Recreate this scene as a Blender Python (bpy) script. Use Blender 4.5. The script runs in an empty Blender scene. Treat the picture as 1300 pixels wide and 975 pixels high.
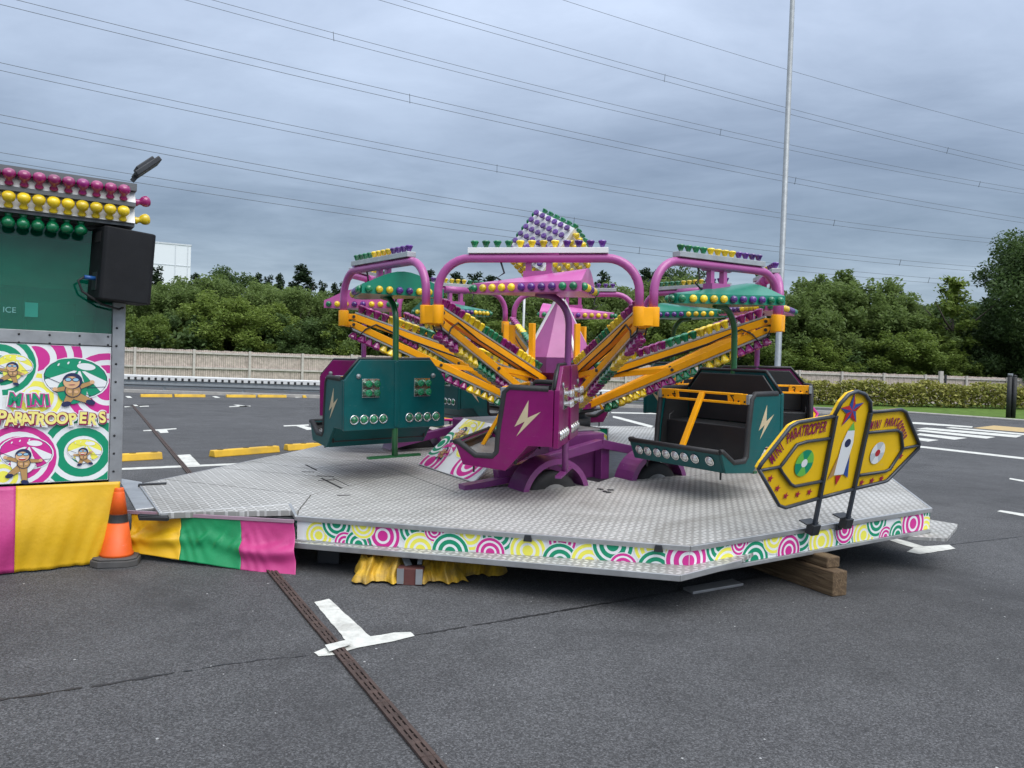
import bpy, bmesh, math, random
import numpy as np
from math import sin, cos, pi, radians, atan2, sqrt, hypot
from mathutils import Vector, Matrix

random.seed(7)
rng = np.random.default_rng(7)
SC = bpy.context.scene
COL = SC.collection

# ------------------------------------------------------------------ camera, sky, sun, exposure
EYE = Vector((0, 0, 1.45))
FOC = 976.0                                    # focal length measured in photo pixels (1300 wide)
PITCH, ROLL = radians(1.1), 0.034
fw = Vector((0, cos(PITCH), -sin(PITCH)))
_r, _u = Vector((1, 0, 0)), Vector((0, sin(PITCH), cos(PITCH)))
rt = _r * cos(ROLL) + _u * sin(ROLL)
up = -_r * sin(ROLL) + _u * cos(ROLL)
cam_d = bpy.data.cameras.new('camera')
cam = bpy.data.objects.new('camera', cam_d)
COL.objects.link(cam)
cam.matrix_world = Matrix(((rt.x, up.x, -fw.x, EYE.x), (rt.y, up.y, -fw.y, EYE.y), (rt.z, up.z, -fw.z, EYE.z), (0, 0, 0, 1)))
cam_d.sensor_width = 36.0
cam_d.lens = FOC / 1300 * 36.0
cam_d.clip_end = 4000
SC.camera = cam
SC.view_settings.view_transform = 'Standard'
SC.view_settings.look = 'None'
SC.view_settings.exposure = 0.6
SC.view_settings.gamma = 1.0

SUN_EL, SUN_AZ = radians(54), radians(142)      # azimuth clockwise from +Y (straight ahead)
sl = bpy.data.lights.new('sun', 'SUN')
sl.energy = 1.5
sl.angle = radians(50)
sl.color = (1.0, 0.95, 0.88)
sun = bpy.data.objects.new('sun', sl)
COL.objects.link(sun)
sun_dir = Vector((sin(SUN_AZ) * cos(SUN_EL), cos(SUN_AZ) * cos(SUN_EL), sin(SUN_EL)))
sun.rotation_euler = sun_dir.to_track_quat('Z', 'Y').to_euler()
sun.location = sun_dir * 60

W = bpy.data.worlds.new('World')
SC.world = W
W.use_nodes = True


class NT:
    """small wrapper for building node trees"""
    def __init__(s, nt):
        s.nt = nt
    def n(s, typ, **kw):
        nd = s.nt.nodes.new(typ)
        for k, v in kw.items():
            if k.startswith('i_'):
                nd.inputs[k[2:].replace('_', ' ')].default_value = v
            else:
                setattr(nd, k, v)
        return nd
    def l(s, a, b):
        s.nt.links.new(a, b)
    def math(s, op, a, b=None, clamp=False):
        nd = s.n('ShaderNodeMath', operation=op, use_clamp=clamp)
        for i, v in enumerate((a, b)):
            if v is None:
                continue
            if isinstance(v, (int, float)):
                nd.inputs[i].default_value = v
            else:
                s.l(v, nd.inputs[i])
        return nd.outputs[0]
    def mix(s, fac, a, b, blend='MIX'):
        nd = s.n('ShaderNodeMix', data_type='RGBA', blend_type=blend)
        for sock, v in ((nd.inputs[0], fac), (nd.inputs[6], a), (nd.inputs[7], b)):
            if isinstance(v, (int, float)):
                sock.default_value = v
            elif isinstance(v, tuple):
                sock.default_value = (*v, 1) if len(v) == 3 else v
            else:
                s.l(v, sock)
        return nd.outputs[2]
    def ramp(s, fac, stops, interp='LINEAR'):
        nd = s.n('ShaderNodeValToRGB')
        cr = nd.color_ramp
        cr.interpolation = interp
        while len(cr.elements) < len(stops):
            cr.elements.new(0.5)
        for e, (p, c) in zip(cr.elements, stops):
            e.position = p
            e.color = (*c, 1) if len(c) == 3 else c
        s.l(fac, nd.inputs[0])
        return nd.outputs[0]
    def noise(s, vec, scale, detail=4, rough=0.55, dist=0.0):
        nd = s.n('ShaderNodeTexNoise')
        nd.inputs['Scale'].default_value = scale
        nd.inputs['Detail'].default_value = detail
        nd.inputs['Roughness'].default_value = rough
        nd.inputs['Distortion'].default_value = dist
        s.l(vec, nd.inputs['Vector'])
        return nd.outputs[0]


def build_world():
    t = NT(W.node_tree)
    for nd in list(W.node_tree.nodes):
        W.node_tree.nodes.remove(nd)
    out = t.n('ShaderNodeOutputWorld')
    bg = t.n('ShaderNodeBackground')
    bg.inputs[1].default_value = 0.1
    sky = t.n('ShaderNodeTexSky', sky_type='NISHITA', sun_disc=False)
    sky.sun_elevation = SUN_EL
    sky.sun_rotation = SUN_AZ
    tc = t.n('ShaderNodeTexCoord')
    d = tc.outputs['Generated']
    sp = t.n('ShaderNodeSeparateXYZ')
    t.l(d, sp.inputs[0])
    z = t.math('MAXIMUM', sp.outputs[2], 0.0)
    den = t.math('ADD', z, 0.10)
    cb = t.n('ShaderNodeCombineXYZ')
    t.l(t.math('DIVIDE', sp.outputs[0], den), cb.inputs[0])
    t.l(t.math('DIVIDE', sp.outputs[1], den), cb.inputs[1])
    mp = t.n('ShaderNodeMapping')
    mp.inputs['Location'].default_value = (3.1, 1.7, 0.0)
    mp.inputs['Scale'].default_value = (0.8, 1.15, 1)
    mp.inputs['Rotation'].default_value = (0, 0, radians(12))
    t.l(cb.outputs[0], mp.inputs[0])
    n1 = t.noise(mp.outputs[0], 0.75, 7, 0.58, 0.35)
    n2 = t.noise(mp.outputs[0], 2.6, 6, 0.6, 0.6)
    nn = t.math('ADD', t.math('MULTIPLY', n1, 0.76), t.math('MULTIPLY', n2, 0.24))
    dens = t.ramp(nn, [(0.33, (0, 0, 0)), (0.67, (1, 1, 1))])
    # overcast brightness rises from the horizon to the zenith; clouds vary around it
    dark = t.ramp(z, [(0.0, (0.27, 0.33, 0.40)), (0.09, (0.180, 0.232, 0.292)), (0.15, (0.108, 0.150, 0.205)), (0.26, (0.158, 0.205, 0.283)), (0.44, (0.265, 0.325, 0.435)), (0.7, (0.42, 0.48, 0.58)), (1.0, (0.55, 0.6, 0.7))])
    lite = t.ramp(z, [(0.0, (0.44, 0.51, 0.57)), (0.09, (0.350, 0.420, 0.490)), (0.15, (0.225, 0.285, 0.360)), (0.26, (0.290, 0.358, 0.465)), (0.44, (0.45, 0.525, 0.66)), (0.7, (0.74, 0.81, 0.92)), (1.0, (0.95, 1.0, 1.08))])
    c = t.mix(dens, dark, lite)
    # thinner cloud towards the sun
    dp = t.n('ShaderNodeVectorMath', operation='DOT_PRODUCT')
    t.l(d, dp.inputs[0])
    dp.inputs[1].default_value = tuple(sun_dir)
    glow = t.math('POWER', t.math('MAXIMUM', dp.outputs['Value'], 0.0), 2.0)
    gl = t.math('ADD', t.math('MULTIPLY', glow, 0.9), 0.95)
    v = t.n('ShaderNodeVectorMath', operation='SCALE')
    t.l(c, v.inputs[0])
    low = t.ramp(z, [(0.42, (1.21, 1.19, 1.21)), (0.72, (1, 1, 1))])
    t.l(t.math('MULTIPLY', t.math('MULTIPLY', gl, low), 10.0), v.inputs['Scale'])
    col = t.mix(0.94, sky.outputs[0], v.outputs[0])
    t.l(col, bg.inputs[0])
    t.l(bg.outputs[0], out.inputs[0])


build_world()


# ------------------------------------------------------------------ helpers: measuring, meshes, things
def px_ray(x, y):
    return fw + rt * ((x - 650) / FOC) + up * ((487.5 - y) / FOC)

def at_z(x, y, z):
    r = px_ray(x, y)
    return EYE + r * ((z - EYE.z) / r.z)

def on_plane(x, y, p0, n):
    r = px_ray(x, y)
    return EYE + r * ((Vector(p0) - EYE).dot(n) / r.dot(n))


class MB:
    """collects vertices / faces for ONE mesh object"""
    def __init__(s):
        s.v, s.f, s.m, s.sm = [], [], [], []
    def add(s, vs, fs, mi=0, smooth=False):
        o = len(s.v)
        s.v += [tuple(p) for p in vs]
        for f in fs:
            s.f.append(tuple(i + o for i in f))
            s.m.append(mi)
            s.sm.append(smooth)
        return s
    def box(s, c, size, R=None, mi=0):
        x, y, z = size[0] / 2, size[1] / 2, size[2] / 2
        vs = [Vector((a, b, d)) for a in (-x, x) for b in (-y, y) for d in (-z, z)]
        if R is not None:
            vs = [R @ p for p in vs]
        c = Vector(c)
        return s.add([p + c for p in vs], [(0, 1, 3, 2), (4, 6, 7, 5), (0, 4, 5, 1), (2, 3, 7, 6), (0, 2, 6, 4), (1, 5, 7, 3)], mi)
    def bar(s, a, b, w, h, mi=0, upv=(0, 0, 1)):
        a, b = Vector(a), Vector(b)
        d = (b - a)
        L = d.length
        d.normalize()
        u = Vector(upv)
        side = d.cross(u)
        if side.length < 1e-4:
            side = d.cross(Vector((1, 0, 0)))
        side.normalize()
        u = side.cross(d)
        R = Matrix((d, side, u)).transposed()
        return s.box((a + b) / 2, (L, w, h), R, mi)
    def prism(s, poly, lo, hi, fr=None, mi=0):
        """poly: 2-D points; extruded between lo and hi; fr maps (u,v,w) -> Vector"""
        fr = fr or (lambda u, v, w: Vector((u, v, w)))
        n = len(poly)
        vs = [fr(p[0], p[1], lo) for p in poly] + [fr(p[0], p[1], hi) for p in poly]
        fs = [tuple(range(n - 1, -1, -1)), tuple(range(n, 2 * n))]
        fs += [(i, (i + 1) % n, n + (i + 1) % n, n + i) for i in range(n)]
        return s.add(vs, fs, mi)
    def tube(s, pts, r, n=10, mi=0, cap=True, closed=False):
        pts = [Vector(p) for p in pts]
        k = len(pts)
        rs = r if isinstance(r, (list, tuple)) else [r] * k
        t0 = (pts[1] - pts[0]).normalized()
        ref = Vector((0, 0, 1)) if abs(t0.z) < 0.9 else Vector((1, 0, 0))
        nrm = (ref - t0 * ref.dot(t0)).normalized()
        vs, fs = [], []
        for i, p in enumerate(pts):
            if closed:
                t = pts[(i + 1) % k] - pts[i - 1]
            else:
                t = pts[min(i + 1, k - 1)] - pts[max(i - 1, 0)]
            t.normalize()
            nrm = (nrm - t * nrm.dot(t)).normalized()
            b = t.cross(nrm)
            for j in range(n):
                a = 2 * pi * j / n
                vs.append(p + (nrm * cos(a) + b * sin(a)) * rs[i])
        for i in range(k if closed else k - 1):
            for j in range(n):
                i2 = (i + 1) % k
                fs.append((i * n + j, i * n + (j + 1) % n, i2 * n + (j + 1) % n, i2 * n + j))
        s.add(vs, fs, mi, True)
        if cap and not closed:
            o = len(s.v) - len(vs)
            s.f.append(tuple(o + j for j in range(n - 1, -1, -1)))
            s.f.append(tuple(o + (k - 1) * n + j for j in range(n)))
            s.m += [mi, mi]
            s.sm += [False, False]
        return s
    def lathe(s, prof, n=12, M=None, mi=0, smooth=True):
        M = M or Matrix.Identity(4)
        vs, fs = [], []
        for r, z in prof:
            for j in range(n):
                a = 2 * pi * j / n
                vs.append(M @ Vector((r * cos(a), r * sin(a), z)))
        for i in range(len(prof) - 1):
            for j in range(n):
                fs.append((i * n + j, i * n + (j + 1) % n, (i + 1) * n + (j + 1) % n, (i + 1) * n + j))
        if prof[-1][0] > 1e-5:
            fs.append(tuple((len(prof) - 1) * n + j for j in range(n)))
        if prof[0][0] > 1e-5:
            fs.append(tuple(j for j in range(n - 1, -1, -1)))
        return s.add(vs, fs, mi, smooth)
    def mesh(s, name, mats):
        me = bpy.data.meshes.new(name)
        me.from_pydata(s.v, [], s.f)
        for m in (mats if isinstance(mats, (list, tuple)) else [mats]):
            me.materials.append(m)
        me.polygons.foreach_set('material_index', s.m)
        me.polygons.foreach_set('use_smooth', s.sm)
        me.update()
        return me
    def build(s, name, mats, parent=None, bevel=0.0, kind=None, label=None):
        o = bpy.data.objects.new(name, s.mesh(name, mats))
        COL.objects.link(o)
        if parent:
            o.parent = parent
        if bevel:
            md = o.modifiers.new('edge', 'BEVEL')
            md.width = bevel
            md.segments = 2
            md.limit_method = 'ANGLE'
        if kind:
            o['kind'] = kind
        if label:
            o['label'] = label
        return o


def tag(o, label, cat, group=None):
    o['label'] = label
    o['category'] = cat
    if group:
        o['group'] = group
    return o

def thing(name, label, cat, M=None, group=None):
    o = bpy.data.objects.new(name, None)
    o.empty_display_size = 0.1
    COL.objects.link(o)
    if M is not None:
        o.matrix_world = M
    return tag(o, label, cat, group)

def inst(name, me, parent=None, M=None):
    o = bpy.data.objects.new(name, me)
    COL.objects.link(o)
    if parent:
        o.parent = parent
    if M is not None:
        o.matrix_local = M
    return o

def struct(name, mb, mats, parent=None):
    o = mb.build(name, mats, parent)
    if not parent:
        o['kind'] = 'structure'
    return o

def copy_tree(o, parent=None):
    c = o.copy()
    COL.objects.link(c)
    if parent:
        c.parent = parent
    for ch in list(o.children):
        copy_tree(ch, c)
    return c

def look(p, z, x=None):
    """matrix with origin p and local z axis along z"""
    z = Vector(z).normalized()
    q = z.to_track_quat('Z', 'Y')
    return Matrix.Translation(Vector(p)) @ q.to_matrix().to_4x4()


# ------------------------------------------------------------------ materials
def srgb(r, g, b):
    f = lambda c: (c / 255 / 12.92) if c <= 10 else ((c / 255 + 0.055) / 1.055) ** 2.4
    return (f(r), f(g), f(b))

def mat(name, col, rough=0.5, metal=0.0, var=0.12, vscale=6.0, bump=0.0, bscale=60.0, coat=0.0, dirt=0.0, spec=0.5, transm=0.0, wear=0.0, orand=0.0):
    m = bpy.data.materials.new(name)
    m.use_nodes = True
    t = NT(m.node_tree)
    bs = m.node_tree.nodes['Principled BSDF']
    tc = t.n('ShaderNodeTexCoord')
    P = tc.outputs['Object']
    n = t.noise(P, vscale, 5, 0.6)
    lo = tuple(c * (1 - var) for c in col)
    hi = tuple(min(1, c * (1 + var)) for c in col)
    c = t.ramp(n, [(0.3, lo), (0.7, hi)])
    if dirt:
        dn = t.noise(P, 2.3 * vscale / 6, 8, 0.7, 0.4)
        msk = t.ramp(dn, [(0.48, (0, 0, 0)), (0.72, (dirt, dirt, dirt))])
        c = t.mix(msk, c, (0.10, 0.085, 0.07))
    if wear:
        mp = t.n('ShaderNodeMapping')
        mp.inputs['Scale'].default_value = (2.0, 9.0, 26.0)
        mp.inputs['Rotation'].default_value = (0.3, 0.5, 0.2)
        t.l(P, mp.inputs[0])
        w1 = t.ramp(t.noise(mp.outputs[0], 2.0, 8, 0.75), [(0.63, (0, 0, 0)), (0.70, (wear, wear, wear))])
        c = t.mix(w1, c, tuple(min(1, v * 0.55 + 0.22) for v in col))
        w2 = t.ramp(t.noise(P, 26.0, 6, 0.75), [(0.68, (0, 0, 0)), (0.73, (wear, wear, wear))])
        c = t.mix(w2, c, (0.055, 0.035, 0.025))
    if orand:
        oi = t.n('ShaderNodeObjectInfo')
        k = t.math('ADD', t.math('MULTIPLY', oi.outputs['Random'], orand), 1.0 - orand * 0.6)
        sc_ = t.n('ShaderNodeVectorMath', operation='SCALE')
        t.l(c, sc_.inputs[0])
        t.l(k, sc_.inputs['Scale'])
        c = sc_.outputs[0]
    t.l(c, bs.inputs['Base Color'])
    rn = t.noise(P, vscale * 2.7, 4)
    t.l(t.math('ADD', t.math('MULTIPLY', rn, 0.25), rough - 0.12, True), bs.inputs['Roughness'])
    bs.inputs['Metallic'].default_value = metal
    bs.inputs['Coat Weight'].default_value = coat
    bs.inputs['Coat Roughness'].default_value = 0.12
    bs.inputs['Specular IOR Level'].default_value = spec
    if transm:
        bs.inputs['Transmission Weight'].default_value = transm
    if bump:
        bn = t.n('ShaderNodeBump')
        bn.inputs['Strength'].default_value = bump
        bn.inputs['Distance'].default_value = 0.01
        t.l(t.noise(P, bscale, 5, 0.6), bn.inputs['Height'])
        t.l(bn.outputs[0], bs.inputs['Normal'])
    return m

TEAL = mat('teal_fibreglass', (0.0015, 0.078, 0.080), 0.34, coat=0.12, spec=0.3, var=0.18, vscale=3, dirt=0.28, wear=0.45)
TEALIN = mat('black_fibreglass', (0.016, 0.017, 0.018), 0.42, var=0.2, vscale=4, dirt=0.10)
MAROON = mat('maroon_fibreglass', (0.175, 0.004, 0.092), 0.34, coat=0.12, spec=0.3, var=0.18, vscale=3, dirt=0.28, wear=0.45)
PURPLE = mat('purple_paint', (0.190, 0.034, 0.170), 0.36, coat=0.3, var=0.18, vscale=4, dirt=0.18, wear=0.55)
PINK = mat('pink_paint', (0.385, 0.075, 0.265), 0.34, coat=0.3, var=0.10, vscale=4, dirt=0.05, wear=0.35)
PINKL = mat('light_pink_fibreglass', (0.56, 0.125, 0.37), 0.34, coat=0.15, var=0.08, vscale=3, dirt=0.04)
GREENC = mat('green_fibreglass', (0.004, 0.20, 0.12), 0.34, coat=0.15, var=0.12, vscale=3, dirt=0.05)
GREENP = mat('green_paint', (0.010, 0.105, 0.030), 0.34, coat=0.3, var=0.12, dirt=0.05, wear=0.4)
AMBER = mat('amber_paint', (0.93, 0.385, 0.003), 0.42, coat=0.05, spec=0.3, var=0.10, vscale=5, dirt=0.14, wear=0.5)
CHROME = mat('chrome', (0.75, 0.75, 0.74), 0.18, 1.0, var=0.05)
ALU = mat('aluminium', (0.52, 0.52, 0.51), 0.40, 0.75, var=0.12, vscale=8, dirt=0.18)
ALUD = mat('dull_aluminium', (0.34, 0.345, 0.35), 0.5, 0.6, var=0.18, vscale=5, dirt=0.3)
WHITE = mat('white_panel', (0.78, 0.78, 0.76), 0.42, var=0.04, dirt=0.08)
BLACKR = mat('black_rubber', (0.018, 0.018, 0.019), 0.62, var=0.3, bump=0.15)
BLACKP = mat('black_box_paint', (0.008, 0.0085, 0.010), 0.62, var=0.2, bump=0.2, bscale=220, spec=0.25, dirt=0.05)
DARKST = mat('dark_steel', (0.030, 0.032, 0.036), 0.45, 0.2, var=0.3, dirt=0.2)
FRAMEST = mat('grey_blue_frame_paint', (0.045, 0.052, 0.064), 0.36, 0.1, var=0.2, dirt=0.2)
GALV = mat('galvanised_steel', (0.27, 0.29, 0.30), 0.5, 0.4, var=0.15, vscale=9)
SIGNY = mat('yellow_sign_paint', (0.90, 0.55, 0.010), 0.42, coat=0.05, spec=0.3, var=0.08, vscale=3, dirt=0.12, wear=0.25)
BEIGE = mat('bolt_gold_film', (0.50, 0.41, 0.26), 0.38, var=0.12)
SEATS = mat('black_seat_vinyl', (0.014, 0.014, 0.015), 0.42, var=0.2, bump=0.1, bscale=40)
TYRE = mat('tyre_rubber', (0.02, 0.02, 0.021), 0.75, var=0.3, bump=0.2, bscale=80)
RIM = mat('wheel_rim', (0.30, 0.30, 0.29), 0.55, 0.4, dirt=0.6)
BY = mat('yellow_cap', (0.80, 0.56, 0.012), 0.20, coat=0.6, var=0.10, vscale=30, orand=0.6)
BG = mat('green_cap', (0.004, 0.165, 0.060), 0.18, coat=0.6, var=0.15, vscale=30, orand=0.6)
BM = mat('magenta_cap', (0.235, 0.006, 0.130), 0.18, coat=0.6, var=0.15, vscale=30, orand=0.6)
BP = mat('purple_cap', (0.092, 0.018, 0.205), 0.18, coat=0.6, var=0.15, vscale=30, orand=0.6)
BPK = mat('pink_cap', (0.25, 0.010, 0.10), 0.16, coat=0.6, var=0.12, vscale=30, orand=0.6)
BC = mat('clear_lens', (0.62, 0.62, 0.60), 0.10, 0.6, var=0.12, vscale=40)
PR_G = mat('print_green', (0.004, 0.27, 0.135), 0.36, var=0.03)
PR_P = mat('print_pink', (0.62, 0.03, 0.27), 0.36, var=0.03)
PR_Y = mat('print_yellow', (0.86, 0.80, 0.10), 0.36, var=0.03)
PR_CR = mat('print_cream_yellow', (0.86, 0.76, 0.22), 0.36, var=0.03)
PR_W = mat('print_white', (0.80, 0.81, 0.80), 0.36, var=0.02)
PR_N = mat('print_navy', (0.020, 0.028, 0.085), 0.36, var=0.04)
PR_T = mat('print_tan', (0.46, 0.27, 0.10), 0.36, var=0.05)
PR_S = mat('print_skin', (0.70, 0.42, 0.22), 0.36, var=0.04)
PR_LG = mat('print_lime', (0.15, 0.50, 0.07), 0.36, var=0.04)
PR_M = mat('print_maroon', (0.25, 0.012, 0.075), 0.36, var=0.04)
PR_B = mat('print_blue', (0.03, 0.08, 0.30), 0.36, var=0.04)
PR_R = mat('print_red', (0.48, 0.02, 0.03), 0.36, var=0.04)
PR_GY = mat('print_pale_grey', (0.55, 0.58, 0.60), 0.36, var=0.04)
PR_SK = mat('print_sky', (0.30, 0.52, 0.66), 0.36, var=0.04)
CANY = mat('yellow_tarpaulin', (0.70, 0.41, 0.010), 0.46, var=0.08, vscale=5, bump=0.25, bscale=25, dirt=0.10)
CANG = mat('green_tarpaulin', (0.006, 0.250, 0.085), 0.46, var=0.08, vscale=5, bump=0.25, bscale=25, dirt=0.08)
CANP = mat('pink_tarpaulin', (0.50, 0.045, 0.20), 0.46, var=0.08, vscale=5, bump=0.25, bscale=25, dirt=0.08)
OLDY = mat('dirty_yellow_tarpaulin', (0.52, 0.31, 0.02), 0.6, var=0.3, vscale=10, bump=0.5, bscale=18, dirt=0.8)
CONE = mat('cone_orange', (0.80, 0.115, 0.012), 0.5, var=0.12, vscale=8, dirt=0.22, wear=0.4)
CONEB = mat('cone_base_rubber', (0.075, 0.072, 0.070), 0.8, var=0.25, dirt=0.3, bump=0.2)
YST = mat('yellow_plastic', (0.66, 0.39, 0.02), 0.55, var=0.12, dirt=0.3)
MARK = mat('road_marking_white', (0.60, 0.60, 0.55), 0.75, var=0.16, vscale=14, dirt=0.5, bump=0.4, bscale=120)
BUFF = mat('buff_tactile_paving', (0.46, 0.33, 0.15), 0.8, var=0.15)
WOODF = mat('weathered_fence_wood', (0.49, 0.405, 0.35), 0.8, var=0.28, vscale=5, bump=0.3, bscale=30)
WOODP = mat('fence_post_wood', (0.50, 0.455, 0.41), 0.8, var=0.18, vscale=5)
RAILW = mat('crash_barrier_white', (0.62, 0.62, 0.60), 0.5, 0.1, var=0.08, dirt=0.2)
RAILG = mat('crash_barrier_grey', (0.27, 0.29, 0.30), 0.5, 0.3, var=0.1)
CONC = mat('kerb_concrete', (0.36, 0.34, 0.31), 0.85, var=0.15, bump=0.2)
CLAD = mat('white_cladding', (0.74, 0.77, 0.78), 0.5, var=0.03)
CLADS = mat('cladding_seam', (0.58, 0.61, 0.63), 0.6)
BARK = mat('bark', (0.060, 0.048, 0.038), 0.9, var=0.3, bump=0.5, bscale=12)
WIREM = mat('cable_aluminium', (0.13, 0.14, 0.155), 0.6, 0.3)
IRON = mat('rusty_cast_iron', (0.070, 0.046, 0.038), 0.75, 0.2, var=0.35, vscale=14, bump=0.4, bscale=90)
HOLE = mat('dark_void', (0.006, 0.006, 0.006), 0.9)
SEALM = mat('bitumen_joint', (0.018, 0.018, 0.019), 0.55, var=0.3)


def wood_mat():
    m = bpy.data.materials.new('railway_sleeper_wood')
    m.use_nodes = True
    t = NT(m.node_tree)
    bs = m.node_tree.nodes['Principled BSDF']
    tc = t.n('ShaderNodeTexCoord')
    mp = t.n('ShaderNodeMapping')
    mp.inputs['Scale'].default_value = (1.2, 16, 16)
    t.l(tc.outputs['Object'], mp.inputs[0])
    n = t.noise(mp.outputs[0], 3.0, 8, 0.65, 0.6)
    c = t.ramp(n, [(0.25, (0.035, 0.022, 0.012)), (0.5, (0.115, 0.072, 0.036)), (0.75, (0.21, 0.145, 0.08))])
    t.l(c, bs.inputs['Base Color'])
    bs.inputs['Roughness'].default_value = 0.85
    b = t.n('ShaderNodeBump')
    b.inputs['Strength'].default_value = 0.7
    b.inputs['Distance'].default_value = 0.01
    t.l(n, b.inputs['Height'])
    t.l(b.outputs[0], bs.inputs['Normal'])
    return m


def tread_mat():
    """aluminium tread plate: rows of raised lozenges, worn bright on top, dirt in the grooves"""
    m = bpy.data.materials.new('aluminium_tread_plate')
    m.use_nodes = True
    t = NT(m.node_tree)
    bs = m.node_tree.nodes['Principled BSDF']
    tc = t.n('ShaderNodeTexCoord')
    mp = t.n('ShaderNodeMapping')
    mp.inputs['Rotation'].default_value = (0, 0, radians(13.8))
    mp.inputs['Scale'].default_value = (1 / 0.048, 1 / 0.048, 0.0)
    t.l(tc.outputs['Object'], mp.inputs[0])
    sp = t.n('ShaderNodeSeparateXYZ')
    t.l(mp.outputs[0], sp.inputs[0])
    fx = t.math('SUBTRACT', t.math('FRACT', sp.outputs[0]), 0.5)
    fy = t.math('SUBTRACT', t.math('FRACT', sp.outputs[1]), 0.5)
    ck = t.math('MODULO', t.math('ABSOLUTE', t.math('ADD', t.math('FLOOR', sp.outputs[0]), t.math('FLOOR', sp.outputs[1]))), 2.0)
    sgn = t.math('SUBTRACT', t.math('MULTIPLY', t.math('GREATER_THAN', ck, 0.5), 2.0), 1.0)
    u = t.math('ADD', fx, t.math('MULTIPLY', fy, sgn))
    v = t.math('SUBTRACT', fx, t.math('MULTIPLY', fy, sgn))
    e = t.math('ADD', t.math('POWER', t.math('ABSOLUTE', t.math('DIVIDE', u, 0.66)), 2.0), t.math('POWER', t.math('ABSOLUTE', t.math('DIVIDE', v, 0.30)), 2.0))
    lug = t.math('SUBTRACT', 1.0, t.math('MULTIPLY', e, 0.8), True)
    big = t.noise(tc.outputs['Object'], 1.3, 6, 0.6, 0.5)
    fine = t.noise(tc.outputs['Object'], 9.0, 6, 0.65)
    groove = t.ramp(big, [(0.3, (0.275, 0.268, 0.248)), (0.7, (0.385, 0.378, 0.355))])
    top = t.ramp(fine, [(0.3, (0.56, 0.55, 0.52)), (0.7, (0.69, 0.68, 0.65))])
    c = t.mix(t.ramp(lug, [(0.05, (0, 0, 0)), (0.45, (1, 1, 1))]), groove, top)
    st = t.ramp(t.noise(tc.outputs['Object'], 0.9, 7, 0.7, 0.8), [(0.50, (0, 0, 0)), (0.74, (0.75, 0.75, 0.75))])
    c = t.mix(st, c, (0.19, 0.18, 0.155))
    t.l(c, bs.inputs['Base Color'])
    bs.inputs['Metallic'].default_value = 0.25
    t.l(t.math('SUBTRACT', 0.62, t.math('MULTIPLY', lug, 0.22)), bs.inputs['Roughness'])
    b = t.n('ShaderNodeBump')
    b.inputs['Strength'].default_value = 0.55
    b.inputs['Distance'].default_value = 0.004
    t.l(lug, b.inputs['Height'])
    t.l(b.outputs[0], bs.inputs['Normal'])
    return m


def asphalt_mat():
    m = bpy.data.materials.new('asphalt')
    m.use_nodes = True
    t = NT(m.node_tree)
    bs = m.node_tree.nodes['Principled BSDF']
    tc = t.n('ShaderNodeTexCoord')
    P = tc.outputs['Object']
    big = t.noise(P, 0.35, 6, 0.6, 0.4)
    mid = t.noise(P, 2.2, 6, 0.65)
    fine = t.noise(P, 95.0, 3, 0.7)
    vor = t.n('ShaderNodeTexVoronoi', feature='F1')
    vor.inputs['Scale'].default_value = 150.0
    t.l(P, vor.inputs['Vector'])
    stone = t.n('ShaderNodeSeparateColor')
    t.l(vor.outputs['Color'], stone.inputs[0])
    base = t.ramp(big, [(0.3, (0.068, 0.068, 0.070)), (0.7, (0.098, 0.098, 0.100))])
    agg = t.ramp(stone.outputs[0], [(0.0, (0.5, 0.5, 0.5)), (0.6, (0.95, 0.95, 0.95)), (1.0, (1.6, 1.6, 1.6))])
    c = t.mix(1.0, base, agg, 'MULTIPLY')
    c = t.mix(1.0, c, t.ramp(mid, [(0.3, (0.84, 0.84, 0.84)), (0.7, (1.14, 1.14, 1.14))]), 'MULTIPLY')
    c = t.mix(1.0, c, t.ramp(fine, [(0.3, (0.62, 0.62, 0.62)), (0.7, (1.35, 1.35, 1.35))]), 'MULTIPLY')
    # oil and water stains
    st = t.ramp(t.noise(P, 0.55, 7, 0.62, 1.2), [(0.53, (0, 0, 0)), (0.72, (0.75, 0.75, 0.75))])
    c = t.mix(st, c, (0.032, 0.032, 0.033))
    # scattered pale chips
    v2 = t.n('ShaderNodeTexVoronoi', feature='F1')
    v2.inputs['Scale'].default_value = 11.0
    t.l(P, v2.inputs['Vector'])
    s2 = t.n('ShaderNodeSeparateColor')
    t.l(v2.outputs['Color'], s2.inputs[0])
    chip = t.math('MULTIPLY', t.math('LESS_THAN', v2.outputs['Distance'], t.math('MULTIPLY', s2.outputs[1], 0.075)), t.math('GREATER_THAN', s2.outputs[0], 0.55))
    c = t.mix(chip, c, (0.42, 0.42, 0.41))
    t.l(c, bs.inputs['Base Color'])
    bs.inputs['Roughness'].default_value = 0.82
    bs.inputs['Specular IOR Level'].default_value = 0.35
    h = t.math('ADD', t.math('MULTIPLY', fine, 0.6), t.math('MULTIPLY', vor.outputs['Distance'], -0.8))
    b = t.n('ShaderNodeBump')
    b.inputs['Strength'].default_value = 0.75
    b.inputs['Distance'].default_value = 0.006
    t.l(h, b.inputs['Height'])
    t.l(b.outputs[0], bs.inputs['Normal'])
    return m


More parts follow.
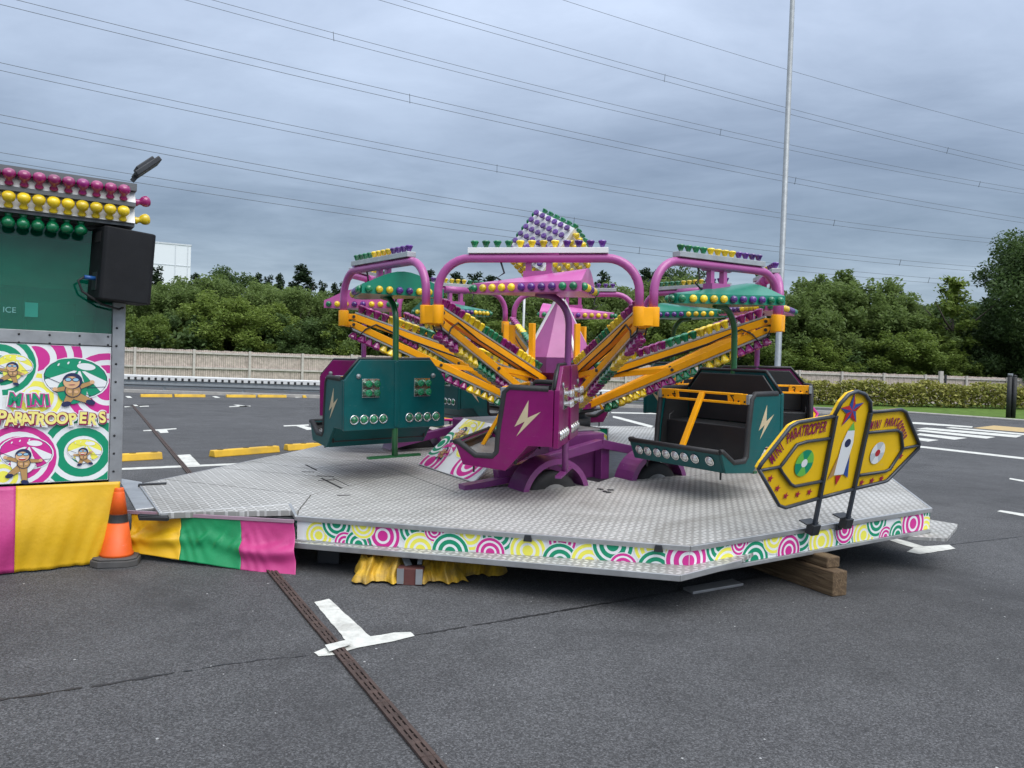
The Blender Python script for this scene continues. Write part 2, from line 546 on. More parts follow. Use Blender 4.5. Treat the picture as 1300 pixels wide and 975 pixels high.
def leaf_mat(name, lo, hi, tr=0.25):
    m = bpy.data.materials.new(name)
    m.use_nodes = True
    t = NT(m.node_tree)
    bs = m.node_tree.nodes['Principled BSDF']
    geo = t.n('ShaderNodeNewGeometry')
    oi = t.n('ShaderNodeObjectInfo')
    tc = t.n('ShaderNodeTexCoord')
    n = t.noise(tc.outputs['Object'], 0.55, 3)
    f = t.math('ADD', t.math('MULTIPLY', geo.outputs['Random Per Island'], 0.5), t.math('MULTIPLY', n, 0.65))
    f = t.math('ADD', f, t.math('MULTIPLY', t.math('SUBTRACT', oi.outputs['Random'], 0.5), 0.35), True)
    c = t.ramp(f, [(0.15, lo), (0.85, hi)])
    t.l(c, bs.inputs['Base Color'])
    bs.inputs['Roughness'].default_value = 0.6
    bs.inputs['Specular IOR Level'].default_value = 0.25
    tl = t.n('ShaderNodeBsdfTranslucent')
    t.l(c, tl.inputs[0])
    mx = t.n('ShaderNodeMixShader')
    mx.inputs[0].default_value = tr
    t.l(bs.outputs[0], mx.inputs[1])
    t.l(tl.outputs[0], mx.inputs[2])
    t.l(mx.outputs[0], m.node_tree.nodes['Material Output'].inputs[0])
    return m

def grass_mat():
    m = mat('mown_grass', (0.085, 0.145, 0.024), 0.9, var=0.35, vscale=2.5, bump=0.8, bscale=30, spec=0.2)
    return m

SLEEP = wood_mat()
TREAD = tread_mat()
ASPH = asphalt_mat()
GRASS = grass_mat()
LEAFA = leaf_mat('leaf_mid_green', (0.102, 0.152, 0.042), (0.185, 0.255, 0.074), 0.5)
LEAFB = leaf_mat('leaf_dark_green', (0.044, 0.080, 0.026), (0.100, 0.155, 0.048), 0.45)
LEAFC = leaf_mat('leaf_pale_green', (0.100, 0.155, 0.030), (0.215, 0.285, 0.060), 0.45)
LEAFD = leaf_mat('leaf_blue_green', (0.016, 0.034, 0.016), (0.045, 0.075, 0.032))
LEAFH = leaf_mat('leaf_hedge_olive', (0.11, 0.135, 0.022), (0.36, 0.335, 0.085))

# ------------------------------------------------------------------ setting: ground, markings, kerbs
def sheet(name, poly, z, m):
    mb = MB()
    mb.add([(x, y, z) for x, y in poly], [tuple(range(len(poly)))])
    return struct(name, mb, m)

sheet('ground', [(-1500, -300), (1500, -300), (1500, 2500), (-1500, 2500)], -0.012, mat('far_field_grass', (0.05, 0.075, 0.02), 0.9, var=0.3, vscale=0.05))
sheet('car_park', [(-60, -12), (70, -12), (70, 36), (24, 31.0), (19.06, 36.4), (12, 41), (-60, 41)], 0.0, ASPH)

def mark(name, pts_px, m=MARK, z=0.004, jag=0.0035):
    """thermoplastic road marking: outline measured on the ground, edges slightly ragged"""
    P = [at_z(x, y, 0) for x, y in pts_px]
    out = []
    for a, b in zip(P, P[1:] + P[:1]):
        n = max(2, int((b - a).length / 0.05))
        n = min(n, 24)
        for i in range(n):
            p = a.lerp(b, i / n)
            out.append((p.x + random.uniform(-jag, jag), p.y + random.uniform(-jag, jag)))
    return sheet(name, out, z, m)

def tmark(c, along, stem, L=0.62, w=0.10, S=0.75, ws=0.17):
    """T-shaped bay marking at ground point c: bar along 'along', stem along 'stem'"""
    a, s_ = Vector(along).normalized(), Vector(stem).normalized()
    c = Vector(c)
    pts = [c - a * L / 2 - s_ * w / 2, c + a * L / 2 - s_ * w / 2, c + a * L / 2 + s_ * w / 2, c + a * ws / 2 + s_ * w / 2,
           c + a * ws / 2 + s_ * S, c - a * ws / 2 + s_ * S, c - a * ws / 2 + s_ * w / 2, c - a * L / 2 + s_ * w / 2]
    return sheet('bay_marking', [(p.x, p.y) for p in pts], 0.004, MARK)

mark('bay_marking', [(399, 829), (415, 822), (432, 818), (440, 815), (399, 765), (418, 761), (470, 809), (500, 804), (522, 803), (527, 808), (500, 815), (455, 823), (425, 832), (405, 834)])
mark('bay_marking', [(1118, 683), (1131, 682), (1173, 694), (1205, 692), (1213, 697), (1168, 704), (1151, 701), (1160, 696)])
mark('bay_marking', [(133, 595.5), (233, 591.0), (225, 578), (241, 577), (254, 590.3), (330, 587.0), (330, 589.2), (133, 598)])
mark('bay_marking', [(182, 546.4), (224, 543.8), (224, 545), (212, 546), (214, 549.5), (204, 550), (200, 547), (182, 547.6)])
mark('bay_marking', [(360, 540.3), (392, 539), (392, 540.4), (386, 540.8), (402, 545), (390, 546), (376, 541), (360, 541.6)])
mark('bay_marking', [(158, 516.2), (189, 515.2), (189, 516.2), (178, 516.6), (173, 514), (168, 514), (171, 516.6), (158, 517.2)])
mark('bay_marking', [(291, 516), (318, 515.2), (318, 516.2), (303, 514), (296, 514), (305, 516.4), (291, 517)])
mark('bay_marking', [(159, 503), (165, 503), (168, 505.2), (162, 505.2)], jag=0.0)
mark('bay_marking', [(269, 503.2), (274, 503), (280, 505), (274, 505.2)], jag=0.0)
mark('bay_marking', [(369, 503.2), (374, 503), (381, 505), (376, 505.2)], jag=0.0)
for q in ([(1168, 566.2), (1300, 581), (1300, 583.4), (1168, 568.4)], [(1266, 649.5), (1270, 648), (1300, 652.5), (1300, 656)], [(1282, 607), (1300, 610), (1300, 612), (1281, 608.6)],
          [(1150, 535.6), (1168, 536.3), (1235, 541.5), (1234, 543), (1150, 537.6)], [(778, 528), (786, 529.5), (830, 541), (826, 543), (778, 530.2)], [(776, 523.2), (850, 524.8), (850, 526.2), (776, 524.6)], [(800, 514.0), (850, 517.0), (850, 518.6), (805, 515.4)]):
    mark('lane_line', q, jag=0.004)
# zebra crossing
zb = [[(1158, 548), (1190, 545.5), (1300, 554), (1300, 556.5)], [(1160, 554), (1174, 550.3), (1264, 556), (1260, 557.6)], [(1160, 546), (1176, 543), (1298, 553), (1297, 555)]]
for a0, a1, b0, b1 in (((1163, 544.3), (1176, 543.0), (1298, 553.0), (1290, 555.6)), ((1163, 547.2), (1168, 545.5), (1264, 555.0), (1252, 557.0)), ((1163, 552.2), (1168, 550.2), (1228, 556.2), (1212, 558.4)), ((1163, 558.5), (1164, 555.5), (1192, 558.8), (1178, 560.8))):
    mark('zebra_stripe', [a0, a1, b0, b1], jag=0.0)
mark('zebra_stripe', [(1200, 543.2), (1208, 542.4), (1302, 550.6), (1300, 552.4)], jag=0.0)
mark('tactile_paving', [(1235, 543.5), (1262, 540.2), (1320, 545.0), (1320, 550.5)], BUFF, jag=0.0)

# tar joint across the asphalt
def seam(pts, w=0.014):
    L, R_ = [], []
    P = [at_z(x, y, 0) for x, y in pts]
    for a, b in zip(P[:-1], P[1:]):
        n = int((b - a).length / 0.035)
        d = (b - a).normalized()
        s_ = Vector((-d.y, d.x, 0))
        for i in range(n):
            p = a.lerp(b, i / n)
            wob = s_ * random.uniform(-0.006, 0.006)
            ww = w * random.uniform(0.15, 1.0)
            L.append(p + wob + s_ * ww)
            R_.append(p + wob - s_ * ww)
    mb = MB()
    n = len(L)
    mb.add([(p.x, p.y, 0.003) for p in L] + [(p.x, p.y, 0.003) for p in R_], [(i, i + 1, n + i + 1, n + i) for i in range(n - 1) if random.random() > 0.04])
    return struct('asphalt_joint', mb, SEALM)

seam([(-60, 899), (0, 889), (128, 870), (255, 849)])
seam([(527, 807), (640, 788), (760, 768), (990, 728)])
seam([(1160, 697), (1300, 681)], 0.010)
seam([(255, 849), (330, 838), (399, 832)], 0.005)

# slotted drain channel
d0, d1 = Vector((-0.02, 2.37, 0.0)), Vector((-11.3, 22.9, 0.0))
dd = (d1 - d0).normalized()
drn = thing('drain_channel', 'rusty slotted iron drain channel running through the asphalt', 'drain')
drn.matrix_world = Matrix.Translation(d0) @ Matrix.Rotation(atan2(dd.y, dd.x), 4, 'Z')
Ld = (d1 - d0).length
mb = MB()
mb.box((Ld / 2, 0, 0.0065), (Ld, 0.05, 0.002))
mb.build('channel_bed', HOLE, drn)
g = MB()
GL = 0.50
g.bar((0.004, -0.039, 0.010), (GL - 0.004, -0.039, 0.010), 0.026, 0.012)
g.bar((0.004, 0.039, 0.010), (GL - 0.004, 0.039, 0.010), 0.026, 0.012)
g.bar((0.004, 0, 0.0095), (GL - 0.004, 0, 0.0095), 0.024, 0.011)
ng = 4
for i in range(ng + 1):
    x = 0.004 + (GL - 0.008) * i / ng
    g.box((min(max(x, 0.018), GL - 0.018), 0, 0.009), (0.034, 0.095, 0.010))
for i in range(ng):
    x = 0.004 + (GL - 0.008) * (i + 0.5) / ng
    g.box((x, 0, 0.0088), (0.010, 0.095, 0.008))
gm = g.mesh('grate', IRON)
for i in range(int(Ld / GL)):
    inst('grate', gm, drn, Matrix.Translation((i * GL, random.uniform(-0.0012, 0.0012), 0)) @ Matrix.Diagonal((1, 0.60, 1, 1)))

mark('bay_marking', [(413, 823), (424, 820), (441, 816), (446, 822), (430, 827), (418, 831)], z=0.0172, jag=0.003)
# rubber parking stops
def stop(pa, pb, label, n_bolt=3, h=0.10, w=0.17, z=0.0):
    a, b = at_z(*pa, z), at_z(*pb, z)
    d = (b - a)
    L = d.length
    t = thing('parking_stop', label, 'parking stop', Matrix.Translation(a) @ Matrix.Rotation(atan2(d.y, d.x), 4, 'Z'), 'yellow parking stops on the asphalt')
    m_ = MB()
    prof = [(0, 0), (0.03, h), (w - 0.03, h), (w, 0)]
    m_.prism(prof, 0.0, L, lambda u, v, s_: Vector((s_, u, v)))
    m_.build('body', YST, t, bevel=0.012)
    for i in range(n_bolt):
        x = L * (0.12 + 0.76 * i / (n_bolt - 1))
        q = MB()
        q.lathe([(0.045, 0), (0.045, 0.006), (0.028, 0.006), (0.024, 0.001), (0.02, 0.001), (0.0, 0.003)], 14, Matrix.Translation((x, w / 2, h + 0.001)))
        q.build('bolt', mat_bolt, t)
    return t

mat_bolt = mat('stop_bolt', (0.12, 0.085, 0.02), 0.6, 0.3, dirt=0.3)
stop((133, 587.5), (207, 583.2), 'short yellow rubber parking stop beside the booth post')
stop((273, 581), (356, 574.2), 'long yellow rubber parking stop behind the silver ramp')
stop((366, 572.5), (410, 570.0), 'yellow parking stop just showing over the ramp by the green seat')
for q, (xa, xb) in enumerate(((179, 219), (222, 261), (288, 325), (328, 364), (385, 425), (428, 466))):
    stop((xa, 504.3 + 0.4 * (q // 2)), (xb, 504.5 + 0.4 * (q // 2)), ['low yellow kerb stop under the barrier, first from the left', 'low yellow kerb stop under the barrier, second from the left', 'low yellow kerb stop under the barrier, third from the left', 'low yellow kerb stop under the barrier, fourth from the left', 'low yellow kerb stop under the barrier, partly behind the maroon seat', 'low yellow kerb stop under the barrier, hidden by the green seat'][q], 2, h=0.11)

# far kerb, crash barrier
kb = MB()
kb.bar((-20.5, 30.55, 0.055), (16, 33.3, 0.055), 0.35, 0.13)
struct('kerb', kb, CONC)
RA, RB = Vector((-24, 31.2, 0)), Vector((11.5, 33.8, 0))
rd = (RB - RA).normalized()
rl = (RB - RA).length
rail = thing('crash_barrier', 'long white steel crash barrier with dark bolts along the far kerb', 'crash barrier', Matrix.Translation(RA) @ Matrix.Rotation(atan2(rd.y, rd.x), 4, 'Z'))
p = MB()
p.prism([(0, 0.52), (0.0, 0.40), (-0.06, 0.36), (-0.06, 0.30), (0.0, 0.26), (0, 0.20), (0.03, 0.20), (0.03, 0.52)], 0, rl, lambda u, v, s_: Vector((s_, u, v)))
p.build('lower_beam', RAILG, rail)
p = MB()
p.prism([(-0.075, 0.50), (-0.075, 0.66), (0.06, 0.70), (0.06, 0.50)], 0, rl, lambda u, v, s_: Vector((s_, u, v)))
p.build('upper_beam', RAILW, rail)
p = MB()
for i in range(int(rl / 0.27)):
    p.box((i * 0.27 + 0.1, -0.080, 0.55), (0.09, 0.02, 0.11))
o = p.build('bolts', BLACKR, rail, kind='stuff')
p = MB()
for i in range(int(rl / 3.2) + 1):
    p = MB()
    p.box((i * 3.2, 0.05, 0.25), (0.1, 0.06, 0.5))
    p.build('post', RAILG, rail)

# timber fence
def fence(A, B, h, label, zt=0.0):
    A, B = Vector((*A, 0)), Vector((*B, 0))
    d = B - A
    L = d.length
    t = thing('timber_fence', label, 'fence', Matrix.Translation(A) @ Matrix.Rotation(atan2(d.y, d.x), 4, 'Z'), 'timber fences behind the car park')
    n = max(1, round(L / 2.75))
    s_ = L / n
    pm = MB()
    pm.box((0, -0.09, (h + 0.02) / 2), (0.12, 0.12, h + 0.02))
    pme = pm.mesh('post', WOODP)
    rm = MB()
    rm.box((s_ / 2, -0.06, 0), (s_ - 0.125, 0.06, 0.10))
    rme = rm.mesh('rail', WOODP)
    for i in range(n + 1):
        inst('post', pme, t, Matrix.Translation((i * s_, 0, 0)))
        if i < n:
            for z in (0.22, h * 0.50, h - 0.16):
                inst('rail', rme, t, Matrix.Translation((i * s_, 0, z)))
    pk = MB()
    x = 0.0
    while x < L:
        w = random.uniform(0.095, 0.125)
        pk.box((x + w / 2, random.uniform(-0.006, 0.006), 0.04 + h / 2 - 0.02), (w - 0.012, 0.018, h - 0.06 + random.uniform(-0.03, 0.03)))
        x += w
    pk.build('pickets', WOODF, t, kind='stuff')
    return t

fence((-30, 35.2), (-9.4, 45.0), 1.92, 'weathered grey timber fence behind the left of the car park')
fence((-9.4, 45.0), (42, 49.5), 1.98, 'weathered grey timber fence behind the hedge on the right')

# grass bank, hedge, edging on the right
gb = MB()
gv = [(19.06, 36.4, 0.006), (21.4, 32.06, 0.006), (24, 30.6, 0.006), (60, 24, 0.006), (70, 49, 0.5), (42, 47, 0.45), (12, 44.5, 0.12), (11.5, 41, 0.01)]
gb.add(gv, [tuple(range(len(gv)))])
gb.add([(-60, 34.5, 0.012), (11.9, 38.5, 0.012), (12, 60, 0.012), (-60, 60, 0.012)], [(0, 1, 2, 3)])
struct('grass_verge', gb, GRASS)
ke = MB()
ke.tube([(15, 38.9, 0.02), (19.05, 36.3, 0.03), (21.4, 31.96, 0.03), (24, 30.5, 0.03), (60, 23.8, 0.03)], 0.06, 6)
struct('kerb_edging', ke, CONC)


# ------------------------------------------------------------------ vegetation
def leaf_cloud(centers, radii, counts, size, up_bias=0.6, flat=1.0):
    """one leaf-card mesh: leaf positions spread through a set of clumps"""
    P = []
    for c, r, n in zip(centers, radii, counts):
        d = rng.normal(size=(n, 3))
        d /= np.linalg.norm(d, axis=1)[:, None]
        rad = r * rng.random(n)[:, None] ** 0.45
        P.append(np.array(c) + d * rad * np.array([1, 1, flat]))
    P = np.concatenate(P)
    return leaf_mesh(P, size, up_bias)

def leaf_mesh(P, size, up_bias=0.6):
    n = len(P)
    nrm = rng.normal(size=(n, 3))
    nrm[:, 2] = np.abs(nrm[:, 2]) + up_bias
    nrm /= np.linalg.norm(nrm, axis=1)[:, None]
    a = rng.normal(size=(n, 3))
    a -= nrm * (a * nrm).sum(1)[:, None]
    a /= np.linalg.norm(a, axis=1)[:, None]
    b = np.cross(nrm, a)
    s = size * rng.uniform(0.6, 1.35, n)[:, None]
    V = np.empty((n, 4, 3))
    V[:, 0] = P - a * s
    V[:, 1] = P - b * s * 0.5 + nrm * s * 0.15
    V[:, 2] = P + a * s
    V[:, 3] = P + b * s * 0.5 + nrm * s * 0.15
    return V.reshape(-1, 3)

def mesh_from_quads(name, V, m):
    n = len(V) // 4
    me = bpy.data.meshes.new(name)
    me.vertices.add(n * 4)
    me.vertices.foreach_set('co', V.astype(np.float32).ravel())
    me.loops.add(n * 4)
    me.loops.foreach_set('vertex_index', np.arange(n * 4, dtype=np.int32))
    me.polygons.add(n)
    me.polygons.foreach_set('loop_start', np.arange(0, n * 4, 4, dtype=np.int32))
    me.polygons.foreach_set('loop_total', np.full(n, 4, dtype=np.int32))
    me.materials.append(m)
    me.update()
    me.validate()
    return me

def crown_broad(m, seed, nclump=170, leaves=24000, low=0.05, size=0.0170, wide=0.52):
    """unit-height broad crown (0..1 high, about 'wide' radius)"""
    global rng
    rng = np.random.default_rng(seed)
    cs, rs = [], []
    for i in range(nclump):
        z = rng.uniform(low, 0.93)
        env = wide * (1 - max(0.0, (z - 0.45) / 0.55) ** 2.0) ** 0.5 * (0.72 + 0.28 * min(1, z / 0.3))
        a = rng.uniform(0, 2 * pi)
        q = env * sqrt(rng.uniform(0.12, 1.0)) * rng.uniform(0.8, 1.12)
        cs.append((q * cos(a), q * sin(a), z))
        rs.append(rng.uniform(0.045, 0.115))
    w = np.array(rs) ** 2
    cnt = (leaves * w / w.sum()).astype(int)
    return mesh_from_quads('crown', leaf_cloud(cs, rs, cnt, size), m)

def crown_spire(m, seed, leaves=9000, size=0.014, wide=0.17):
    global rng
    rng = np.random.default_rng(seed)
    cs, rs = [], []
    for i in range(60):
        z = rng.uniform(0.12, 0.97)
        env = wide * (1 - z) ** 0.7 + 0.012
        a = rng.uniform(0, 2 * pi)
        q = env * rng.uniform(0.3, 1.05)
        cs.append((q * cos(a), q * sin(a), z))
        rs.append(0.03 + 0.05 * (1 - z))
    w = np.array(rs) ** 2
    cnt = (leaves * w / w.sum()).astype(int)
    return mesh_from_quads('crown', leaf_cloud(cs, rs, cnt, size), m)

def crown_airy(m, seed, leaves=3600, size=0.020, wide=0.30):
    """slender young tree: leaves along rising twigs, sky showing through"""
    global rng
    rng = np.random.default_rng(seed)
    P = []
    for i in range(70):
        z = rng.uniform(0.12, 0.95)
        a = rng.uniform(0, 2 * pi)
        L = wide * (1.05 - z) ** 0.8 * rng.uniform(0.5, 1.1) + 0.03
        n = leaves // 70
        tt = rng.random(n) ** 0.7
        q = np.stack([cos(a) * L * tt, sin(a) * L * tt, z + 0.35 * L * tt], 1) + rng.normal(size=(n, 3)) * 0.016
        P.append(q)
    return mesh_from_quads('crown', leaf_mesh(np.concatenate(P), size), m)

def trunk_mesh(seed, h=0.7, r=0.022, limbs=7):
    rnd = random.Random(seed)
    mb = MB()
    pts = [(0, 0, -0.02)]
    x = y = 0
    for i in range(1, 6):
        x += rnd.uniform(-0.02, 0.02)
        y += rnd.uniform(-0.02, 0.02)
        pts.append((x, y, h * i / 5))
    mb.tube(pts, [r * 1.3, r, r * 0.85, r * 0.65, r * 0.45, r * 0.2], 7)
    for k in range(limbs):
        i = rnd.randint(1, 4)
        p = Vector(pts[i])
        a = rnd.uniform(0, 2 * pi)
        L = rnd.uniform(0.15, 0.32)
        e = p + Vector((cos(a) * L, sin(a) * L, L * rnd.uniform(0.5, 1.0)))
        mid = p.lerp(e, 0.5) + Vector((0, 0, -0.02))
        mb.tube([p, mid, e], [r * 0.5, r * 0.33, r * 0.1], 5)
    return mb.mesh('trunk', BARK)

CR = {
    'mid': [crown_broad(LEAFA, s) for s in (1, 2, 3)],
    'dark': [crown_broad(LEAFB, s, 160, 22000) for s in (4, 5)],
    'pale': [crown_broad(LEAFC, s, 150, 20000) for s in (6, 7)],
    'blue': [crown_spire(LEAFD, s) for s in (8, 9)],
    'airy': [crown_airy(LEAFC, 10)],
    'big': [crown_broad(LEAFB, 11, 220, 80000, 0.10, 0.0105, 0.50)],
    'sprig': [crown_airy(LEAFA, 12, 2600, 0.018, 0.34)],
}
TR = [trunk_mesh(s) for s in (1, 2, 3)]
cnt = 0
ORD = ['first', 'second', 'third', 'fourth', 'fifth', 'sixth', 'seventh', 'eighth', 'ninth', 'tenth', 'eleventh', 'twelfth', 'thirteenth']
seen = {}
def tree(px, ytop, Y, kind, label, group=None, wid=1.0, zb=-0.1):
    """a tree standing on the ground at distance Y, under photo column px, its top at photo row ytop"""
    global cnt
    cnt += 1
    if group:
        seen[label] = seen.get(label, -1) + 1
        label = label + ', ' + ORD[seen[label]] + ' from the left'
    hz = 468.8 + 0.034 * (px - 650)
    X = (px - 650) / FOC * Y
    H = 1.45 + (hz - ytop) * Y / FOC - zb
    ms = CR[kind]
    t = thing('tree', label, 'tree', Matrix.Translation((X, Y, zb)) @ Matrix.Rotation(random.uniform(0, 6.28), 4, 'Z') @ Matrix.Diagonal((H * wid, H * wid, H, 1)), group)
    inst('trunk', TR[cnt % 3], t)
    inst('crown', ms[cnt % len(ms)], t)
    return t

GL_ = 'mixed trees behind the left fence'
GR_ = 'mixed trees behind the right fence'
GM_ = 'trees behind the ride'
for i, (px, yt, Y, k, w) in enumerate(((150, 362, 50, 'mid', 0.9), (175, 368, 47, 'mid', 1.0), (205, 352, 54, 'mid', 0.9), (228, 362, 49, 'mid', 1.0), (262, 352, 52, 'mid', 0.95), (300, 352, 54, 'mid', 1.0), (345, 362, 52, 'mid', 1.0), (378, 366, 50, 'mid', 0.9),
                                   (410, 372, 52, 'mid', 1.0), (440, 378, 49, 'mid', 0.9))):
    tree(px, yt, Y, k, 'bushy mid green tree standing behind the left fence', GL_, w)
for i, (px, yt, Y, w) in enumerate(((190, 400, 44.5, 1.1), (280, 372, 47.5, 1.15), (325, 385, 48, 1.2), (430, 410, 48.5, 1.3))):
    tree(px, yt, Y, 'pale', 'low pale green bushy tree just behind the left fence', GL_, w)
tree(235, 395, 46.5, 'dark', 'low dark green bush behind the fence below the white building', None, 1.2)
tree(372, 400, 47.5, 'dark', 'low dark green bush behind the fence left of the maroon seat', None, 1.2)
tree(296, 340, 72, 'dark', 'dark round tree rising above the trees left of the ride', None, 0.75)
tree(378, 336, 66, 'blue', 'tall dark conifer standing above the trees left of the ride', None, 1.5)
tree(197, 336, 60, 'blue', 'dark conifer right beside the black loudspeaker', None, 0.9)
for px, yt in ((244, 346), (255, 352), (325, 346), (338, 348), (350, 347), (405, 356), (420, 359), (432, 357)):
    tree(px, yt, 62, 'blue', 'small dark conifer tip showing above the left trees', 'small conifer tips above the left trees', 0.85)
for i, (px, yt, Y, k, w) in enumerate(((475, 372, 50, 'mid', 1.0), (505, 360, 54, 'mid', 1.0), (545, 362, 52, 'mid', 0.9), (585, 358, 56, 'mid', 1.0), (630, 364, 52, 'mid', 1.0), (670, 360, 55, 'mid', 1.0),
                                   (715, 366, 53, 'mid', 1.0), (755, 358, 55, 'mid', 1.0), (800, 368, 53, 'mid', 0.9), (845, 352, 57, 'mid', 0.9), (880, 372, 53, 'mid', 1.0), (925, 366, 55, 'mid', 1.0), (965, 370, 53, 'mid', 1.0))):
    tree(px, yt, Y, k, 'bushy mid green tree partly hidden behind the ride', GM_, w)
for px, yt in ((540, 342), (575, 346), (600, 344), (618, 349), (760, 344), (815, 341), (832, 343)):
    tree(px, yt, 66, 'blue', 'dark conifer tip showing between the ride arches', 'conifers behind the ride arches', 1.3)
tree(855, 338, 74, 'dark', 'dark round tree behind the right hand arch of the ride', None, 0.7)
for px, yt, Y in ((640, 405, 49.5), (560, 412, 49), (770, 402, 50), (870, 405, 50.5), (950, 408, 51)):
    tree(px, yt, Y, 'pale', 'low pale bushy tree behind the fence beyond the ride', GM_, 1.25)
for i, (px, yt, Y, k, w) in enumerate(((1000, 372, 54, 'mid', 1.0), (1040, 356, 56, 'mid', 1.0), (1075, 352, 58, 'mid', 0.95), (1108, 368, 56, 'mid', 1.0), (1140, 396, 54, 'mid', 1.1), (1165, 410, 55, 'mid', 1.1))):
    tree(px, yt, Y, k, 'bushy mid green tree standing behind the right fence', GR_, w)
for px, yt, Y in ((1030, 430, 51.2), (1150, 420, 52), (1175, 432, 52.4)):
    tree(px, yt, Y, 'pale', 'low pale green tree just behind the right fence', GR_, 1.3)
tree(1066, 340, 57, 'sprig', 'thin leafy shoots rising above the trees right of the ride', None, 0.8)
tree(1040, 346, 56, 'sprig', 'thin leafy shoots beside the green canopy tip', None, 0.7)
tree(1136, 360, 58, 'sprig', 'slim leafy shoot left of the young birch', None, 0.5)
tree(1205, 350, 52.5, 'airy', 'slender pale young birch standing before the dark wood', None, 0.95)
tree(1180, 400, 53, 'airy', 'small pale young tree left of the birch', None, 1.1)
for px, yt, Y in ((1130, 384, 120), (1160, 380, 124), (1190, 384, 118), (1215, 381, 122), (1245, 384, 118), (1100, 385, 120)):
    tree(px, yt, Y, 'dark', 'distant dark woodland tree on the right skyline', 'distant dark wood on the right', 1.3)
tree(1240, 405, 56, 'dark', 'dark bushy tree between the birch and the great tree', None, 1.0)
tree(1349, 284, 52, 'big', 'great dense dark green tree at the far right edge', None, 0.99)

# hedge
rng = np.random.default_rng(21)
N = 26000
hx = rng.uniform(13.5, 46, N)
top = 1.28 + 0.10 * np.sin(hx * 1.7) + 0.08 * np.sin(hx * 4.1 + 1)
hz_ = rng.random(N) ** 0.8 * top
hy = 42.2 + (hx - 18) * 0.10 + rng.normal(size=N) * 0.42
me = mesh_from_quads('hedge', leaf_mesh(np.stack([hx, hy, hz_ + 0.05 + (hx - 12) * 0.011], 1), 0.105), LEAFH)
tag(inst('hedge', me), 'long low olive green hedge in front of the right fence', 'hedge')
# scrub under the trees
N = 26000
sx = rng.uniform(-34, 44, N)
sy = np.interp(sx, [-34, -9.4, 44], [35.5, 46.6, 51.2]) + 0.8 + rng.random(N) * 2.2
sz = rng.random(N) * (2.4 + 0.6 * np.sin(sx * 0.9) + 0.5 * np.sin(sx * 2.3))
me = mesh_from_quads('scrub', leaf_mesh(np.stack([sx, sy, sz], 1), 0.17), LEAFB)
o = inst('scrub', me)
o['kind'] = 'stuff'
tag(o, 'dark scrub growing behind the timber fence under the trees', 'undergrowth')

# ------------------------------------------------------------------ far things: building, wires, posts
b = thing('white_building', 'tall white clad building far behind the loudspeaker', 'building', Matrix.Translation((-76.2, 160, 0)) @ Matrix.Rotation(radians(25.5), 4, 'Z'))
m_ = MB()
m_.box((0, 5, 12.6), (16, 10, 25.2))
m_.build('wall', CLAD, b)
for x in (-4.6, 0.2, 5.0, 7.4):
    m_ = MB(); m_.box((x, -0.03, 12.6), (0.16, 0.12, 25.1)); m_.build('cladding_joint', CLADS, b)
for z in (16.6, 20.9):
    m_ = MB(); m_.box((0, -0.02, z), (15.9, 0.10, 0.14)); m_.build('cladding_joint', CLADS, b)
m_ = MB(); m_.box((0, 5, 25.35), (16.2, 10.2, 0.3)); m_.build('parapet', CLADS, b)

def wire(px, ofs, a0, slope=0.434, r=0.019, sep=0.0):
    """overhead line hanging in the vertical plane Y = a0 + slope X; photo points give its sag"""
    n = Vector((slope, -1, 0))
    P = [on_plane(x, y, (0, a0, 0), n) for x, y in px]
    X = np.array([p.x for p in P]); Z = np.array([p.z for p in P])
    co = np.polyfit(X, Z, 2)
    xs = np.linspace(X.min() - 35, X.max() + 70, 44)
    mb = MB()
    mb.tube([(x, a0 + slope * x + ofs, np.polyval(co, x) - sep) for x in xs], r, 5)
    return mb, co, xs

WL = [('top', [(715, 0), (995, 87), (1300, 170)], 74, 'thin single overhead wire, topmost in the sky'),
      ('', [(505, 0), (650, 37), (995, 137), (1300, 210)], 70, 'twin overhead cables second from the top of the sky'),
      ('', [(265, 0), (650, 98), (995, 184), (1300, 240)], 72, 'twin overhead cables third from the top of the sky'),
      ('', [(25, 0), (325, 77), (650, 148), (995, 224), (1300, 277)], 66, 'twin overhead cables fourth from the top, crossing the frame'),
      ('', [(0, 80), (325, 149), (650, 214), (995, 271), (1270, 304)], 70, 'twin overhead cables third from the bottom of the sky'),
      ('', [(0, 145), (325, 210), (650, 263), (995, 315), (1235, 338)], 66, 'twin overhead cables second from the bottom of the sky'),
      ('', [(0, 194), (200, 226), (400, 257), (650, 294), (1100, 346)], 70, 'lowest overhead twin cables, just above the booth and the ride')]
for k, (nm, px, a0, lab) in enumerate(WL):
    t = thing('power_line', lab, 'power line', None, 'overhead power lines')
    mb, co, xs = wire(px, 0, a0)
    mb.build('cable', WIREM, t)
    if nm != 'top':
        mb, co2, xs2 = wire(px, 0.35, a0, sep=0.45 if k < 6 else 0.5)
        mb.build('cable', WIREM, t)
        sp = MB()
        for x in np.arange(-30, 130, 37.0) + k * 7:
            z = np.polyval(co, x)
            sp.bar((x, a0 + 0.434 * x, z + 0.1), (x, a0 + 0.434 * x + 0.35, z - 0.55), 0.035, 0.035)
        sp.build('spacer', WIREM, t)

